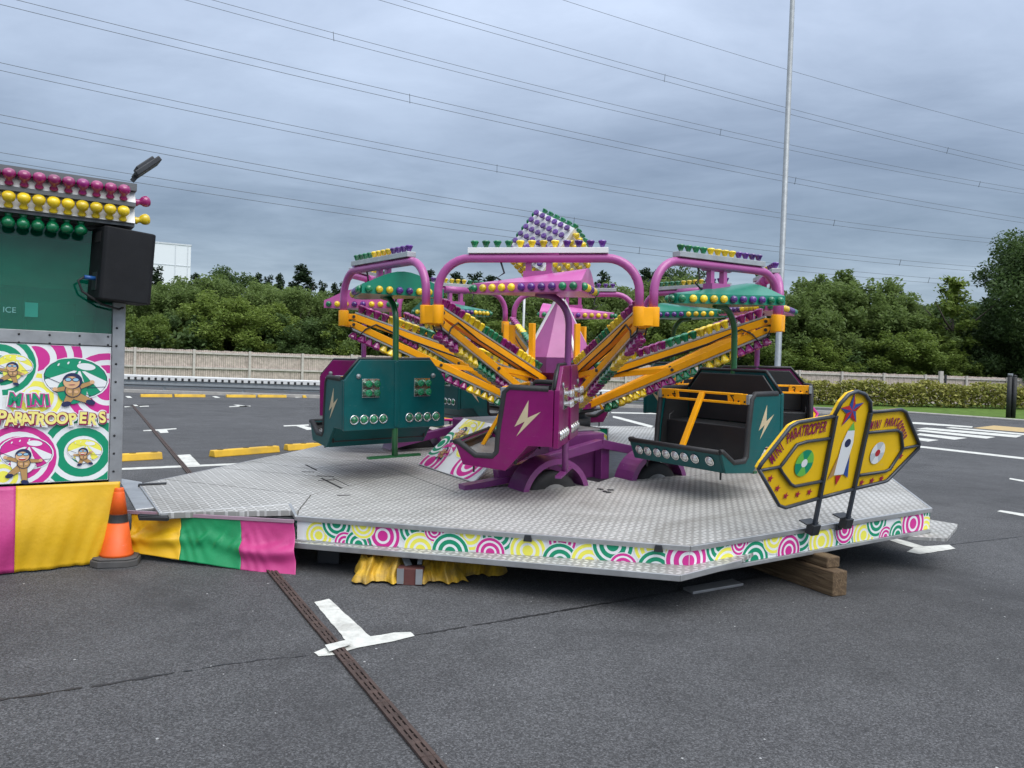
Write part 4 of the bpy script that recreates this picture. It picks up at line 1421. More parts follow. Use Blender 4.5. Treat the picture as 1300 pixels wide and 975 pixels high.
def make_car(shell, canopy_m, stem_m, lens, label, nums):
    t = thing('ride_car', label, 'ride car', None, 'ride cars hanging round the ride')
    Wd = 0.50                                   # half width
    # side profile, x forward, z up from the lowest point
    prof = [(-0.24, 0.20), (-0.24, 0.63), (0.10, 0.635), (0.135, 0.60), (0.175, 0.30), (0.185, 0.135), (0.22, 0.10), (0.36, 0.10), (0.50, 0.20), (0.53, 0.20), (0.46, 0.03), (0.12, 0.0), (-0.05, 0.20)]
    m_ = MB()
    for s_ in (1, -1):
        y0, y1 = s_ * (Wd - 0.025), s_ * Wd
        m_.prism(prof, min(y0, y1), max(y0, y1), lambda u, v, w: Vector((u, w, v)))
    # belly: front panel, floor, rise under the seat
    out = [(0.53, 0.20), (0.46, 0.03), (0.12, 0.0), (-0.05, 0.20), (-0.24, 0.20)]
    y = Wd - 0.026
    for (x0, z0), (x1, z1) in zip(out[:-1], out[1:]):
        d = Vector((x1 - x0, 0, z1 - z0)); nv = Vector((d.z, 0, -d.x)).normalized() * 0.016
        if nv.dot(Vector((0.14, 0, 0.2)) - Vector((x0, 0, z0))) < 0:
            nv = -nv
        a, b = Vector((x0, 0, z0)), Vector((x1, 0, z1))
        m_.add([a + Vector((0, -y, 0)), a + Vector((0, y, 0)), b + Vector((0, y, 0)), b + Vector((0, -y, 0)), a + nv + Vector((0, -y, 0)), a + nv + Vector((0, y, 0)), b + nv + Vector((0, y, 0)), b + nv + Vector((0, -y, 0))],
               [(0, 1, 2, 3), (7, 6, 5, 4), (0, 4, 5, 1), (2, 6, 7, 3), (0, 3, 7, 4), (1, 5, 6, 2)])
    tub = m_.build('tub', shell, t, bevel=0.005)
    # dark inner liner
    m_ = MB()
    for s_ in (1, -1):
        yy = s_ * (Wd - 0.031)
        m_.prism([(-0.20, 0.22), (-0.20, 0.615), (0.09, 0.615), (0.15, 0.30), (0.165, 0.12), (0.10, 0.03), (-0.04, 0.22)], min(yy, yy - s_ * 0.006), max(yy, yy - s_ * 0.006), lambda u, v, w: Vector((u, w, v)))
    m_.box((0.508, 0, 0.188), (0.05, 2 * y, 0.012), Matrix.Rotation(radians(-0), 3, 'Y'))
    m_.add([(0.512, -y, 0.185), (0.512, y, 0.185), (0.446, y, 0.052), (0.446, -y, 0.052), (0.506, -y, 0.185), (0.506, y, 0.185), (0.440, y, 0.055), (0.440, -y, 0.055)], [(0, 1, 2, 3), (7, 6, 5, 4), (0, 4, 5, 1), (2, 6, 7, 3), (0, 3, 7, 4), (1, 5, 6, 2)])
    m_.build('liner', TEALIN, tub)
    # ribbed silver floor
    m_ = MB()
    m_.box((0.32, 0, 0.082), (0.34, 2 * y - 0.01, 0.010), Matrix.Rotation(radians(-14), 3, 'Y'))
    for i in range(24):
        m_.box((0.32, -y + 0.02 + (2 * y - 0.04) * i / 23, 0.092), (0.33, 0.016, 0.010), Matrix.Rotation(radians(-14), 3, 'Y'))
    m_.build('floor', ALU, tub)
    # edge trim
    m_ = MB()
    for s_ in (1, -1):
        yy = s_ * (Wd - 0.0125)
        m_.tube([(-0.20, yy, 0.637), (0.10, yy, 0.642), (0.142, yy, 0.602), (0.182, yy, 0.30), (0.192, yy, 0.140), (0.225, yy, 0.106), (0.36, yy, 0.106), (0.50, yy, 0.204), (0.532, yy, 0.203)], 0.0235, 8)
    m_.tube([(0.532, -Wd + 0.0125, 0.203), (0.532, Wd - 0.0125, 0.203)], 0.0185, 8)
    m_.build('edge_trim', BLACKR, tub)
    for s_ in (1, -1):
        m_ = MB()
        m_.tube([(0.05, s_ * 0.462, 0.05), (0.055, s_ * 0.462, 0.40), (0.0, s_ * 0.462, 0.42)], 0.011, 6)
        m_.build('hand_rail', TEALIN, tub)
    # seat
    m_ = MB()
    m_.box((-0.055, 0, 0.335), (0.28, 2 * y - 0.02, 0.05))
    m_.box((0.075, 0, 0.19), (0.02, 2 * y - 0.02, 0.28))
    m_.build('seat', SEATS, t, bevel=0.015)
    # backrest with cut corners
    bp_ = [(-Wd, 0.19), (Wd, 0.19), (Wd, 0.63), (Wd - 0.15, 0.81), (-Wd + 0.15, 0.81), (-Wd, 0.63)]
    m_ = MB(); m_.prism(bp_, -0.285, -0.245, lambda u, v, w: Vector((w, u, v)))
    m_.bar((-0.290, -0.0, 0.20), (-0.290, 0.0, 0.80), 0.03, 0.012)
    m_.box((-0.289, 0, 0.5), (0.012, 0.05, 0.58))
    br = m_.build('backrest', shell, t, bevel=0.006)
    m_ = MB(); m_.prism([(-Wd + 0.03, 0.36), (Wd - 0.03, 0.36), (Wd - 0.03, 0.62), (Wd - 0.165, 0.785), (-Wd + 0.165, 0.785), (-Wd + 0.03, 0.62)], -0.2445, -0.212, lambda u, v, w: Vector((w, u, v)))
    m_.build('back_cushion', SEATS, br, bevel=0.008)
    m_ = MB(); m_.tube([(-0.243, Wd, 0.64), (-0.243, Wd - 0.15, 0.818), (-0.243, -Wd + 0.15, 0.818), (-0.243, -Wd, 0.64)], 0.014, 8); m_.build('top_trim', TEALIN, br)
    for s_ in (1, -1):
        m_ = MB(); m_.lathe([(0.022, 0), (0.022, 0.008), (0.0, 0.014)], 12, look((-0.285, s_ * 0.37, 0.665), (-1, 0, 0))); m_.build('stud', GALV, br)
        m_ = MB(); m_.box((-0.288, s_ * 0.255, 0.56), (0.012, 0.165, 0.165)); lb = m_.build('light_box', CHROME, br, bevel=0.003)
        for dy in (-0.04, 0.04):
            for dz in (-0.04, 0.04):
                inst('bulb', CAPS[lens], lb, look((-0.294, s_ * 0.255 + dy, 0.56 + dz), (-1, 0, 0)))
        for i in range(4):
            yy = s_ * (0.13 + 0.092 * i)
            o = inst('lamp', LAMPR, br, look((-0.285, yy, 0.285), (-1, 0, 0)))
            inst('lens', LENS[lens], o, Matrix.Translation((0, 0, 0.006)))
    for i, yy in enumerate((-0.40, -0.30, -0.19, -0.09, 0.01, 0.11, 0.22, 0.37)):
        d = Vector((0.93, 0, -0.38))
        o = inst('lamp', LAMPR, tub, look((0.499, yy, 0.118), d))
        inst('lens', LENS['C'], o, Matrix.Translation((0, 0, 0.006)))
    # lightning flashes
    for s_ in (1, -1):
        P = [(-0.150 + u * 0.21, 0.27 + v * 0.28) for u, v in BOLT]
        P = [(-0.09 - x, z) for x, z in P]
        y0, y1 = s_ * (Wd + 0.0008), s_ * (Wd + 0.0022)
        m_ = MB(); m_.prism(P, min(y0, y1), max(y0, y1), lambda u, v, w: Vector((u, w, v))); m_.build('lightning_flash', BEIGE, tub)
    # lap bar
    m_ = MB()
    zb, xb = 0.60, 0.155
    for dz in (0.035, -0.035):
        m_.bar((xb - dz * 0.2, -0.40, zb + dz), (xb - dz * 0.2, 0.40, zb + dz), 0.028, 0.020)
    for s_ in (1, -1):
        m_.box((xb, s_ * 0.365, zb), (0.012, 0.20, 0.09), Matrix.Rotation(radians(11), 3, 'Y'))
    m_.bar((xb + 0.004, 0, zb + 0.03), (0.44, 0, 0.125), 0.05, 0.030)
    lapb = m_.build('lap_bar', AMBER, t, bevel=0.004)
    for s_, nch in ((1, nums[0]), (-1, nums[1])):
        for i, (dy, dz) in enumerate(((-0.03, 0.02), (0.03, 0.02), (-0.03, -0.02), (0.03, -0.02))):
            m_ = MB(); m_.lathe([(0.009, 0), (0.009, 0.002), (0, 0.002)], 8, look((xb + 0.0075 - dz * 0.19, s_ * 0.41 + dy, zb + dz), (1, 0, 0.19))); m_.build('hole', HOLE, lapb)
        o = inst('number', text_mesh(nch, 0.095, 0.0008, 0.0, HOLE, name='number'), lapb, Matrix(((0.19, 0, 1, xb + 0.0085), (0, 1, 0, s_ * 0.315), (1, 0, -0.19, zb), (0, 0, 0, 1))) @ Matrix.Rotation(radians(90), 4, 'Z'))
        m_ = MB(); m_.box((xb - 0.004, s_ * 0.475, zb), (0.05, 0.03, 0.08)); m_.build('pivot', GALV, lapb, bevel=0.004)
    m_ = MB(); m_.box((0.452, 0, 0.118), (0.05, 0.09, 0.02)); m_.tube([(0.43, 0, 0.06), (0.43, 0, 0.13)], 0.014, 8); m_.build('bar_latch', GALV, lapb)
    # stem with foot
    m_ = MB()
    cz = 1.385
    pts = [(0.02, 0, cz)]
    for j in range(9):
        a = pi / 2 * j / 8
        pts.append((-0.05 - 0.208 * sin(a), 0, cz - 0.01 - 0.24 * (1 - cos(a))))
    pts += [(-0.258, 0, 0.80), (-0.258, 0, 0.2), (-0.258, 0, -0.055)]
    m_.tube(pts, 0.0275, 12)
    m_.box((-0.250, 0, -0.065), (0.05, 0.52, 0.02))
    m_.build('stem', stem_m, t)
    m_ = MB(); m_.tube([(0.40, Wd - 0.1, 0.03), (0.40, Wd - 0.1, -0.04)], 0.008, 6); m_.tube([(0.40, -Wd + 0.1, 0.03), (0.40, -Wd + 0.1, -0.04)], 0.008, 6); m_.build('stop_peg', DARKST, t)
    # canopy: flat bottom, lit rim, roof rising to an arched tail
    zc = cz - 0.005
    nx, ny = 10, 12
    xn, xt, wn, wt = 0.55, -0.41, 0.045, 0.40
    rim = 0.080
    V, Fc = [], []
    for i in range(nx + 1):
        q = i / nx
        x = xn + (xt - xn) * q
        w = wn + (wt - wn) * q ** 0.85
        hgt = 0.005 + 0.125 * q ** 1.05
        for j in range(ny + 1):
            s_ = j / ny * 2 - 1
            V.append((x, w * s_, zc + rim + hgt * (cos(s_ * pi / 2) ** 1.2 if abs(s_) < 1 else 0)))
    for i in range(nx):
        for j in range(ny):
            a = i * (ny + 1) + j
            Fc.append((a, a + 1, a + ny + 2, a + ny + 1))
    m_ = MB(); m_.add(V, Fc, 0, True)
    tail = [nx * (ny + 1) + j for j in range(ny + 1)]
    o0 = len(m_.v)
    m_.add([V[j] for j in tail] + [(xt, wt, zc), (xt, -wt, zc)], [tuple(list(range(ny + 1)) + [ny + 1, ny + 2])], 0)
    m_.add([(xn, -wn, zc), (xn, wn, zc), (xn, wn, zc + rim), (xn, -wn, zc + rim)], [(0, 1, 2, 3)], 0)
    # curved side rims follow the plan outline
    for s_ in (1, -1):
        vs = []
        for i in range(nx + 1):
            q = i / nx
            x = xn + (xt - xn) * q
            w = (wn + (wt - wn) * q ** 0.85) * s_
            vs += [(x, w, zc), (x, w, zc + rim)]
        m_.add(vs, [(2 * i, 2 * i + 2, 2 * i + 3, 2 * i + 1) for i in range(nx)], 0)
    bot = [(xn + (xt - xn) * i / nx, (wn + (wt - wn) * (i / nx) ** 0.85), zc) for i in range(nx + 1)]
    m_.add(bot + [(x, -y_, z) for x, y_, z in reversed(bot)], [tuple(range(2 * nx + 2))], 0)
    cp = m_.build('canopy', canopy_m, t)
    for s_ in (1, -1):
        for i in range(11):
            q = (i + 0.35) / 11
            x = xn + (xt - xn) * q
            w = (wn + (wt - wn) * q ** 0.85) * s_
            sl_ = (wt - wn) * 0.85 * max(q, 0.05) ** -0.15 / (xn - xt)
            inst('bulb', DOM['GYYYYPPPPGG'[i]], cp, look((x, w, zc + 0.040), (sl_, s_, 0)))
    for i in range(8):
        inst('bulb', DOM['GYYPPYYG'[i]], cp, look((xt, -0.34 + 0.68 * i / 7, zc + 0.040), (-1, 0, 0)))
    inst('bulb', DOM['G'], cp, look((xn, 0, zc + 0.040), (1, 0, 0)))
    # hanger up to the arch
    m_ = MB()
    for s_ in (0.085, -0.085):
        m_.box((s_, 0, zc + 0.235), (0.045, 0.05, 0.19))
    m_.box((0, 0, zc + 0.16), (0.24, 0.10, 0.05))
    m_.tube([(-0.17, 0, zc + 0.335), (0.17, 0, zc + 0.335)], 0.048, 12)
    m_.build('hanger', PINK, t)
    return t

CAPS = {'G': capmesh('bulb', CAPP, BG, 0.92), 'P': capmesh('bulb', CAPP, BP, 0.92), 'C': capmesh('bulb', CAPP, BC, 0.92)}
m_ = MB(); m_.lathe([(0.043, 0), (0.043, 0.008), (0.036, 0.012), (0.031, 0.006)], 16); LAMPR = m_.mesh('lamp', CHROME)
LENS = {}
for k_, mm in (('G', BG), ('P', BP), ('C', BC)):
    m_ = MB(); m_.lathe([(0.032, -0.002), (0.030, 0.006), (0.020, 0.015), (0.0, 0.019)], 14); LENS[k_] = m_.mesh('lens', mm)

green0 = make_car(TEAL, GREENC, GREENP, 'G', 'x', '24')
maroon0 = make_car(MAROON, PINKL, PURPLE, 'C', 'x', '31')
CARL = ['maroon two seat ride car in front, its lightning flash facing the camera', 'dark green ride car whose open black seat and yellow lap bar face the camera',
        'maroon ride car showing its black backrest and lap bar behind the open green one', 'green ride car at the back right, half hidden behind the open green car',
        'maroon ride car at the back, only its foot tray showing beside the hub', 'green ride car at the back left behind the leaning picture board', 'maroon ride car behind the left green one, against the fence', 'green ride car on the left with two light boxes on its back']
for k in range(8):
    a = PH0 + 22.5 + 45 * k
    base = maroon0 if k % 2 == 0 else green0
    first = k in (0, 1)
    t = base if first else copy_tree(base)
    t['label'] = CARL[k]
    r = RR * cos(radians(22.5)) + 0.0
    p = pol(r, a, ZTOP - 0.335 - 1.38 + {0: 0.045, 7: 0.05}.get(k, 0.0))
    extra = {0: -5, 1: 0}.get(k, random.uniform(-2, 2))
    t.matrix_world = RIDE @ Matrix.Translation(p) @ Matrix.Rotation(radians(a + 180 + extra), 4, 'Z') @ Matrix.Rotation(radians(random.uniform(-0.8, 0.8)), 4, 'Y')

# ------------------------------------------------------------------ yellow sign board clamped to the platform edge
dBC = Vector((C_[0] - B_[0], C_[1] - B_[1], 0)).normalized()
oBC = Vector((dBC.y, -dBC.x, 0))
LEAN = radians(15)
P0 = Vector((1.57, -3.135, 0.47)) + oBC * 0.06
vS = (ez * cos(LEAN) + oBC * sin(LEAN)).normalized()
nS = dBC.cross(vS).normalized()
R3r = RIDE.to_3x3()
SIGNM = RIDE @ Matrix(((dBC.x, vS.x, nS.x, P0.x), (dBC.y, vS.y, nS.y, P0.y), (dBC.z, vS.z, nS.z, P0.z), (0, 0, 0, 1)))
SINV = SIGNM.inverted()
def sg(x, y):
    """photo point -> (u, v) on the sign's own plane"""
    p = SINV @ on_plane(x, y, SIGNM.translation, SIGNM.to_3x3() @ Vector((0, 0, 1)))
    return (p.x, p.y)
sign = thing('sign_board', 'yellow winged sign board with grey frame, red and blue star and arched lettering', 'sign', SIGNM)
idf = lambda u, v, w: Vector((u, v, w))
outl = [sg(*q) for q in ((965, 597), (1008, 541), (1056, 528), (1060, 527), (1068, 512), (1078, 501), (1087, 497.5), (1096, 500), (1103, 509), (1105, 522), (1104, 523), (1144, 519.5), (1150, 522), (1165, 563), (1124, 612), (992, 643))]
wing_l = [sg(*q) for q in ((962, 595), (966, 588), (1003, 541), (1012, 536), (1058, 528), (1042, 631), (996, 644), (988, 641))]
mid_p = [sg(*q) for q in ((1042, 631), (1058, 528), (1067, 511), (1077, 500), (1087, 496.5), (1097, 500), (1104, 510), (1104.5, 524), (1084, 620))]
wing_r = [sg(*q) for q in ((1084, 620), (1104, 523), (1143, 519.5), (1149, 522.5), (1166, 563), (1165, 569), (1126, 609), (1122, 611))]
for pl in (wing_l, mid_p, wing_r):
    m_ = MB(); m_.prism(shrink(pl, 0.001), -0.032, -0.005, idf); m_.build('panel', SIGNY, sign, bevel=0.006)
FT = 0.0125
def rod(pts, r=FT, closed=False, z=0.006, nm='frame_tube'):
    m_ = MB(); m_.tube([(u, v, z) for u, v in pts], r, 8, closed=closed); return m_.build(nm, FRAMEST, sign)
rod(wing_l[:5])
rod([wing_l[5], wing_l[6], wing_l[7], wing_l[0]])
rod(mid_p[1:8])
rod(wing_r[1:] + wing_r[:1])
rod([wing_l[5], mid_p[-1]])
pa, pb = sg(1033, 668), sg(1060, 527)
pc, pd = sg(1075, 660), sg(1104, 523)
for a, b in ((pa, pb), (pc, pd)):
    m_ = MB(); m_.bar((a[0], a[1] - 0.04, 0.008), (b[0], b[1], 0.008), 0.026, 0.024, upv=(0, 0, 1)); m_.build('post', FRAMEST, sign, bevel=0.003)
    m_ = MB(); m_.box((a[0], a[1] - 0.02, 0.0), (0.075, 0.075, 0.06)); m_.bar((a[0] - 0.085, a[1] + 0.022, -0.03), (a[0] + 0.04, a[1] + 0.022, -0.03), 0.07, 0.010, upv=(0, 1, 0)); m_.build('clamp', DARKST, sign, bevel=0.004)
rod([sg(*q) for q in ((1053, 556), (1024, 560), (1011, 564), (993, 588), (989, 593), (992, 599), (1003, 614), (1008, 617), (1044, 610))], 0.011)
rod([sg(*q) for q in ((963, 597), (990, 592))], 0.010)
rod([sg(*q) for q in ((1100, 549), (1138, 545.5), (1143, 549), (1145, 567), (1144, 572), (1129, 595), (1123, 598), (1090, 603))], 0.011)
rod([sg(*q) for q in ((1145, 569), (1165, 565))], 0.010)
def star_pts(c, r, rot=0.0):
    return [(c[0] + (r if k % 2 == 0 else r * 0.40) * sin(rot + pi * k / 5), c[1] + (r if k % 2 == 0 else r * 0.40) * cos(rot + pi * k / 5)) for k in range(10)]
def star(c, r, ma, mb_, rot=0.0):
    m_ = MB()
    pt = star_pts(c, r, rot)
    for k in range(10):
        q = [c, pt[k], pt[(k + 1) % 10]]
        m_.add([(x, y, 0.0012 + (0.006 * r / 0.13 if i == 0 else 0)) for i, (x, y) in enumerate(q)], [(0, 2, 1)], k % 2)
    return m_.build('star', [ma, mb_], sign)
star(sg(1081, 521), 0.120, PR_R, PR_B, radians(-8))
for x, y in ((978, 607.5), (987, 620), (997.5, 629.5), (1012.5, 627.5), (1027.5, 624.5), (1094, 612.5), (1107, 610), (1119, 607.5), (1131.5, 594), (1143.5, 579)):
    star(sg(x, y), 0.030, PR_M, PR_R, radians(10))
# lettering along the wings
def letters(s, path, size, m=PR_M):
    P = [Vector((*sg(*q), 0)) for q in path]
    seg = [(b - a).length for a, b in zip(P, P[1:])]
    T = sum(seg)
    for i, ch in enumerate(s):
        if ch == ' ':
            continue
        d = T * (i + 0.5) / len(s)
        j = 0
        while j < len(seg) - 1 and d > seg[j]:
            d -= seg[j]; j += 1
        p = P[j].lerp(P[j + 1], d / seg[j])
        dr = (P[j + 1] - P[j])
        inst('lettering', text_mesh(ch, size, 0.0008, 0.0022, m, 0.15), sign, Matrix.Translation((p.x, p.y, 0.0015)) @ Matrix.Rotation(atan2(dr.y, dr.x) * 0.9, 4, 'Z') @ Matrix.Diagonal((0.47, 1.0, 1, 1)))
letters('MINI PARATROOPER', [(978, 586), (999, 558), (1012, 549), (1049, 542)], 0.105)
letters('MINI PARATROOPER', [(1104, 541), (1132, 536), (1141, 537), (1148, 558)], 0.086)
# printed decoration inside the panels: plain roundels and a plain rocket
def roundel(c, r, cols, z=0.0012, ky=1.0, n=6):
    for k in range(n):
        a0, a1 = 2 * pi * k / n, 2 * pi * (k + 1) / n
        pts = [c] + [(c[0] + r * cos(a0 + (a1 - a0) * i / 7), c[1] + r * ky * sin(a0 + (a1 - a0) * i / 7)) for i in range(8)]
        m_ = MB(); m_.add([(p[0], p[1], z) for p in pts], [tuple(range(len(pts)))]); m_.build('print', cols[k % len(cols)], sign)
def patch(pts, m, z):
    m_ = MB(); m_.add([(p[0], p[1], z) for p in pts], [tuple(range(len(pts)))]); m_.build('print', m, sign)
roundel(sg(1021, 588), 0.085, (PR_LG, PR_G), ky=1.1)
roundel(sg(1021, 588), 0.028, (PR_W,), 0.0020)
roundel(sg(1114, 575), 0.075, (PR_W, PR_GY), ky=1.1)
roundel(sg(1114, 575), 0.026, (PR_R,), 0.0020)
cu, cv = sg(1073, 573)
patch([(cu - 0.05, cv - 0.17), (cu - 0.058, cv + 0.06), (cu - 0.035, cv + 0.15), (cu, cv + 0.21), (cu + 0.035, cv + 0.15), (cu + 0.058, cv + 0.06), (cu + 0.05, cv - 0.17)], PR_W, 0.0012)
patch([(cu - 0.035, cv + 0.15), (cu, cv + 0.21), (cu + 0.035, cv + 0.15)], PR_LG, 0.0020)
patch([(cu - 0.05, cv - 0.17), (cu - 0.056, cv - 0.02), (cu - 0.105, cv - 0.20)], PR_T, 0.0020)
patch([(cu + 0.05, cv - 0.17), (cu + 0.056, cv - 0.02), (cu + 0.105, cv - 0.20)], PR_B, 0.0020)
roundel((cu, cv + 0.06), 0.030, (PR_N,), 0.0020)
patch([(cu - 0.03, cv - 0.175), (cu + 0.03, cv - 0.175), (cu, cv - 0.25)], PR_R, 0.0020)

def far_sign(p, yaw, label):
    M = RIDE @ Matrix.Translation(p) @ Matrix.Rotation(yaw, 4, 'Z') @ Matrix.Rotation(radians(-14), 4, 'X')
    t = thing('sign_board', label, 'sign', M)
    pts = [(-0.72, 0.40), (-0.45, 0.70), (-0.14, 0.74), (-0.05, 0.93), (0.05, 0.93), (0.14, 0.74), (0.45, 0.70), (0.72, 0.40), (0.45, 0.12), (-0.45, 0.12)]
    f = lambda u, v, w: Vector((u, w, v))
    m_ = MB(); m_.prism(pts, -0.02, 0.02, f); m_.build('panel', SIGNY, t)
    m_ = MB(); m_.tube([(u, -0.024, v) for u, v in pts], 0.022, 6, closed=True); m_.build('frame_tube', PR_P, t)
    for x in (-0.15, 0.15):
        m_ = MB(); m_.bar((x, 0.03, 0.0), (x, 0.03, 0.7), 0.03, 0.03, upv=(0, 1, 0)); m_.build('post', FRAMEST, t)
far_sign(Vector((3.02, 1.55, 0.47)), radians(28), 'second yellow sign board with pink rim, mostly hidden behind the maroon car on the right')
far_sign(Vector((-1.62, 3.55, 0.42)), radians(-12), 'yellow and pink sign board at the back left of the platform behind the green cars')

# ------------------------------------------------------------------ picture boards by the trailer
def art_board(M, w, h, label, seed, people=True):
    t = thing('picture_board', label, 'picture board', M)
    m_ = MB(); m_.box((w / 2, h / 2, -0.008), (w, h, 0.014)); bd = m_.build('board', PR_W, t, bevel=0.002)
    fr = lambda u, v, ww: Vector((u, v, ww))
    rnd = random.Random(seed)
    m_ = MB()
    its = [(w * 0.15, h * 0.1, 0.24, 'P'), (w * 0.05, h * 0.45, 0.17, 'G'), (w * 0.75, h * 0.25, 0.24, 'P'), (w * 0.25, h * 0.85, 0.2, 'Y'), (w * 0.8, h * 0.8, 0.26, 'G'), (w * 0.5, h * 0.5, 0.14, 'Y')]
    rings(m_, fr, (0.004, w - 0.004, 0.004, h - 0.004), its, 0.0004, 0.0005)
    m_.build('ring_print', PRM, bd)
    for cx, cy, s_, cm in ((0.22, 0.66, 0.13, PR_Y), (0.60, 0.56, 0.15, PR_LG), (0.24, 0.28, 0.10, PR_P)) if people else ():
        jumper(bd, fr, (w * cx, h * cy), s_, cm, PR_W, 0.006)
    return t

def shape(parent, fr, pts, m, w, nm='print'):
    m_ = MB(); m_.add([fr(p[0], p[1], w) for p in pts], [tuple(range(len(pts)))]); return m_.build(nm, m, parent)
def ell(cx, cy, rx, ry, rot=0, n=22, a0=0, a1=360):
    out = []
    for i in range(n):
        a = radians(a0 + (a1 - a0) * i / (n if a1 - a0 == 360 else n - 1))
        x, y = rx * cos(a), ry * sin(a)
        out.append((cx + x * cos(rot) - y * sin(rot), cy + x * sin(rot) + y * cos(rot)))
    return out
def limb(a, b, w0, w1):
    a, b = Vector((*a, 0)), Vector((*b, 0))
    d = (b - a).normalized(); n_ = Vector((-d.y, d.x, 0))
    out = [a + n_ * w0, b + n_ * w1] + [b + (n_ * cos(t_) + d * sin(t_)) * w1 for t_ in (0.5, 1.2, 1.9, 2.6)] + [b - n_ * w1, a - n_ * w0]
    return [(p.x, p.y) for p in out]

def jumper(parent, fr, c, s, col, alt, w0, arms=((-0.62, 0.05), (0.66, 0.22)), legs=((-0.28, -0.62), (0.62, -0.58)), laugh=False, cs=1.0):
    """flat printed cartoon of a parachute jumper: canopy, cords, helmet, goggles, jacket, limbs, boots"""
    cx, cy = c
    k = 0
    def put(pts, m):
        nonlocal k
        shape(parent, fr, [(cx + x * s, cy + y * s) for x, y in pts], m, w0 + 0.0004 * k)
        k += 1
    R = 1.30 * cs
    put(ell(0.15, 0.62, R * 1.05, 0.97 * cs, -0.12), PR_W)
    put(ell(0.15, 0.62, R, 0.92 * cs, -0.12), PR_N)
    put(ell(0.15, 0.62, R * 0.975, 0.90 * cs, -0.12), col)
    rr = R * 0.975
    # gores, alternate colour, converging at the crown
    apx = (0.28, 0.62 + 0.45 * cs)
    for a0, a1 in ((195, 232), (262, 300), (328, 362)):
        e = ell(0.15, 0.62, rr, 0.90 * cs, -0.12, 8, a0, a1)
        put([apx] + e, alt)
    put(ell(0.15, 0.62 + 0.62 * cs, rr * 0.66, 0.27 * cs, -0.12), col)
    put(ell(0.55, 0.62 + 0.55 * cs, rr * 0.3, 0.16 * cs, -0.1), alt)
    for a in (-0.55, -0.25, 0.1):
        put(ell(0.15 + a * R, 0.62 + (0.78 - abs(a) * 0.3) * cs, 0.035, 0.07, -0.5, 10), PR_W)
    for a in (185, 220, 262, 305, 345):
        e = ell(0.15, 0.62, rr, 0.90 * cs, -0.12, 3, a, a + 1)[0]
        put(limb(e, (0.0, 0.15), 0.012, 0.012), PR_N)
    # white halo, body
    put(ell(0.0, 0.05, 0.60, 0.62), PR_W if laugh else col)
    for (ax, ay) in legs:
        put(limb((0.0 + ax * 0.2, -0.18), (ax, ay), 0.20, 0.14), PR_N)
        put(limb((0.0 + ax * 0.2, -0.18), (ax * 0.93, ay * 0.93), 0.185, 0.125), PR_T)
        put(ell(ax * 1.05, ay * 1.10, 0.20, 0.12, -0.25 * (1 if ax > 0 else -1)), PR_N)
    for (ax, ay) in arms:
        put(limb((ax * 0.25, 0.18), (ax, ay), 0.125, 0.10), PR_N)
        put(limb((ax * 0.25, 0.18), (ax, ay), 0.108, 0.085), PR_T)
        put(ell(ax * 1.14, ay * 1.1 + 0.02, 0.10, 0.09), PR_S)
    put(ell(0.03, 0.06, 0.34, 0.32), PR_N)
    put(ell(0.03, 0.06, 0.30, 0.29), PR_T)
    put(limb((0.03, -0.18), (0.03, 0.30), 0.014, 0.014), PR_N)
    put(ell(-0.10, 0.0, 0.085, 0.07), PR_S); put(ell(0.16, 0.0, 0.085, 0.07), PR_S)
    put(ell(0.0, 0.50, 0.40, 0.37), PR_N)
    put(ell(-0.04, 0.43, 0.33, 0.28), PR_S)
    put(ell(-0.17, 0.56, 0.15, 0.10), PR_N); put(ell(0.13, 0.56, 0.15, 0.10), PR_N)
    put(ell(-0.17, 0.56, 0.115, 0.07), PR_SK); put(ell(0.13, 0.56, 0.115, 0.07), PR_SK)
    if laugh:
        put(ell(-0.04, 0.34, 0.19, 0.13, 0, 14, 180, 360), PR_R)
        put(ell(-0.04, 0.33, 0.17, 0.03, 0, 12), PR_W)
    else:
        put(ell(-0.02, 0.32, 0.14, 0.018, 0.05, 12), PR_M)

p_bl = tr(-1.60, -0.16, 0.515)
uB = nn
vB = (e3 * 0.42 + ez * 0.36).normalized()
wB = uB.cross(vB)
art_board(RIDE @ Matrix(((uB.x, vB.x, wB.x, p_bl.x), (uB.y, vB.y, wB.y, p_bl.y), (uB.z, vB.z, wB.z, p_bl.z), (0, 0, 0, 1))), 1.15, 0.68, 'white picture board of parachute jumpers leaning against the trailer', 4)
p2 = Vector((0.30, -0.30, 0.51))
d2 = Vector((0.30, -0.10, 0)).normalized()
w2 = d2.cross(ez)
fb = art_board(RIDE @ Matrix(((d2.x, 0, w2.x, p2.x), (d2.y, 0, w2.y, p2.y), (0, 1, w2.z, p2.z), (0, 0, 0, 1))), 0.22, 0.36, 'small grey framed picture board standing beside the pedestal on the deck', 9, False)
m_ = MB(); m_.tube([(0, 0, 0.004), (0, 0.36, 0.004), (0.22, 0.36, 0.004), (0.22, 0, 0.004)], 0.012, 6); m_.build('frame', GALV, fb)

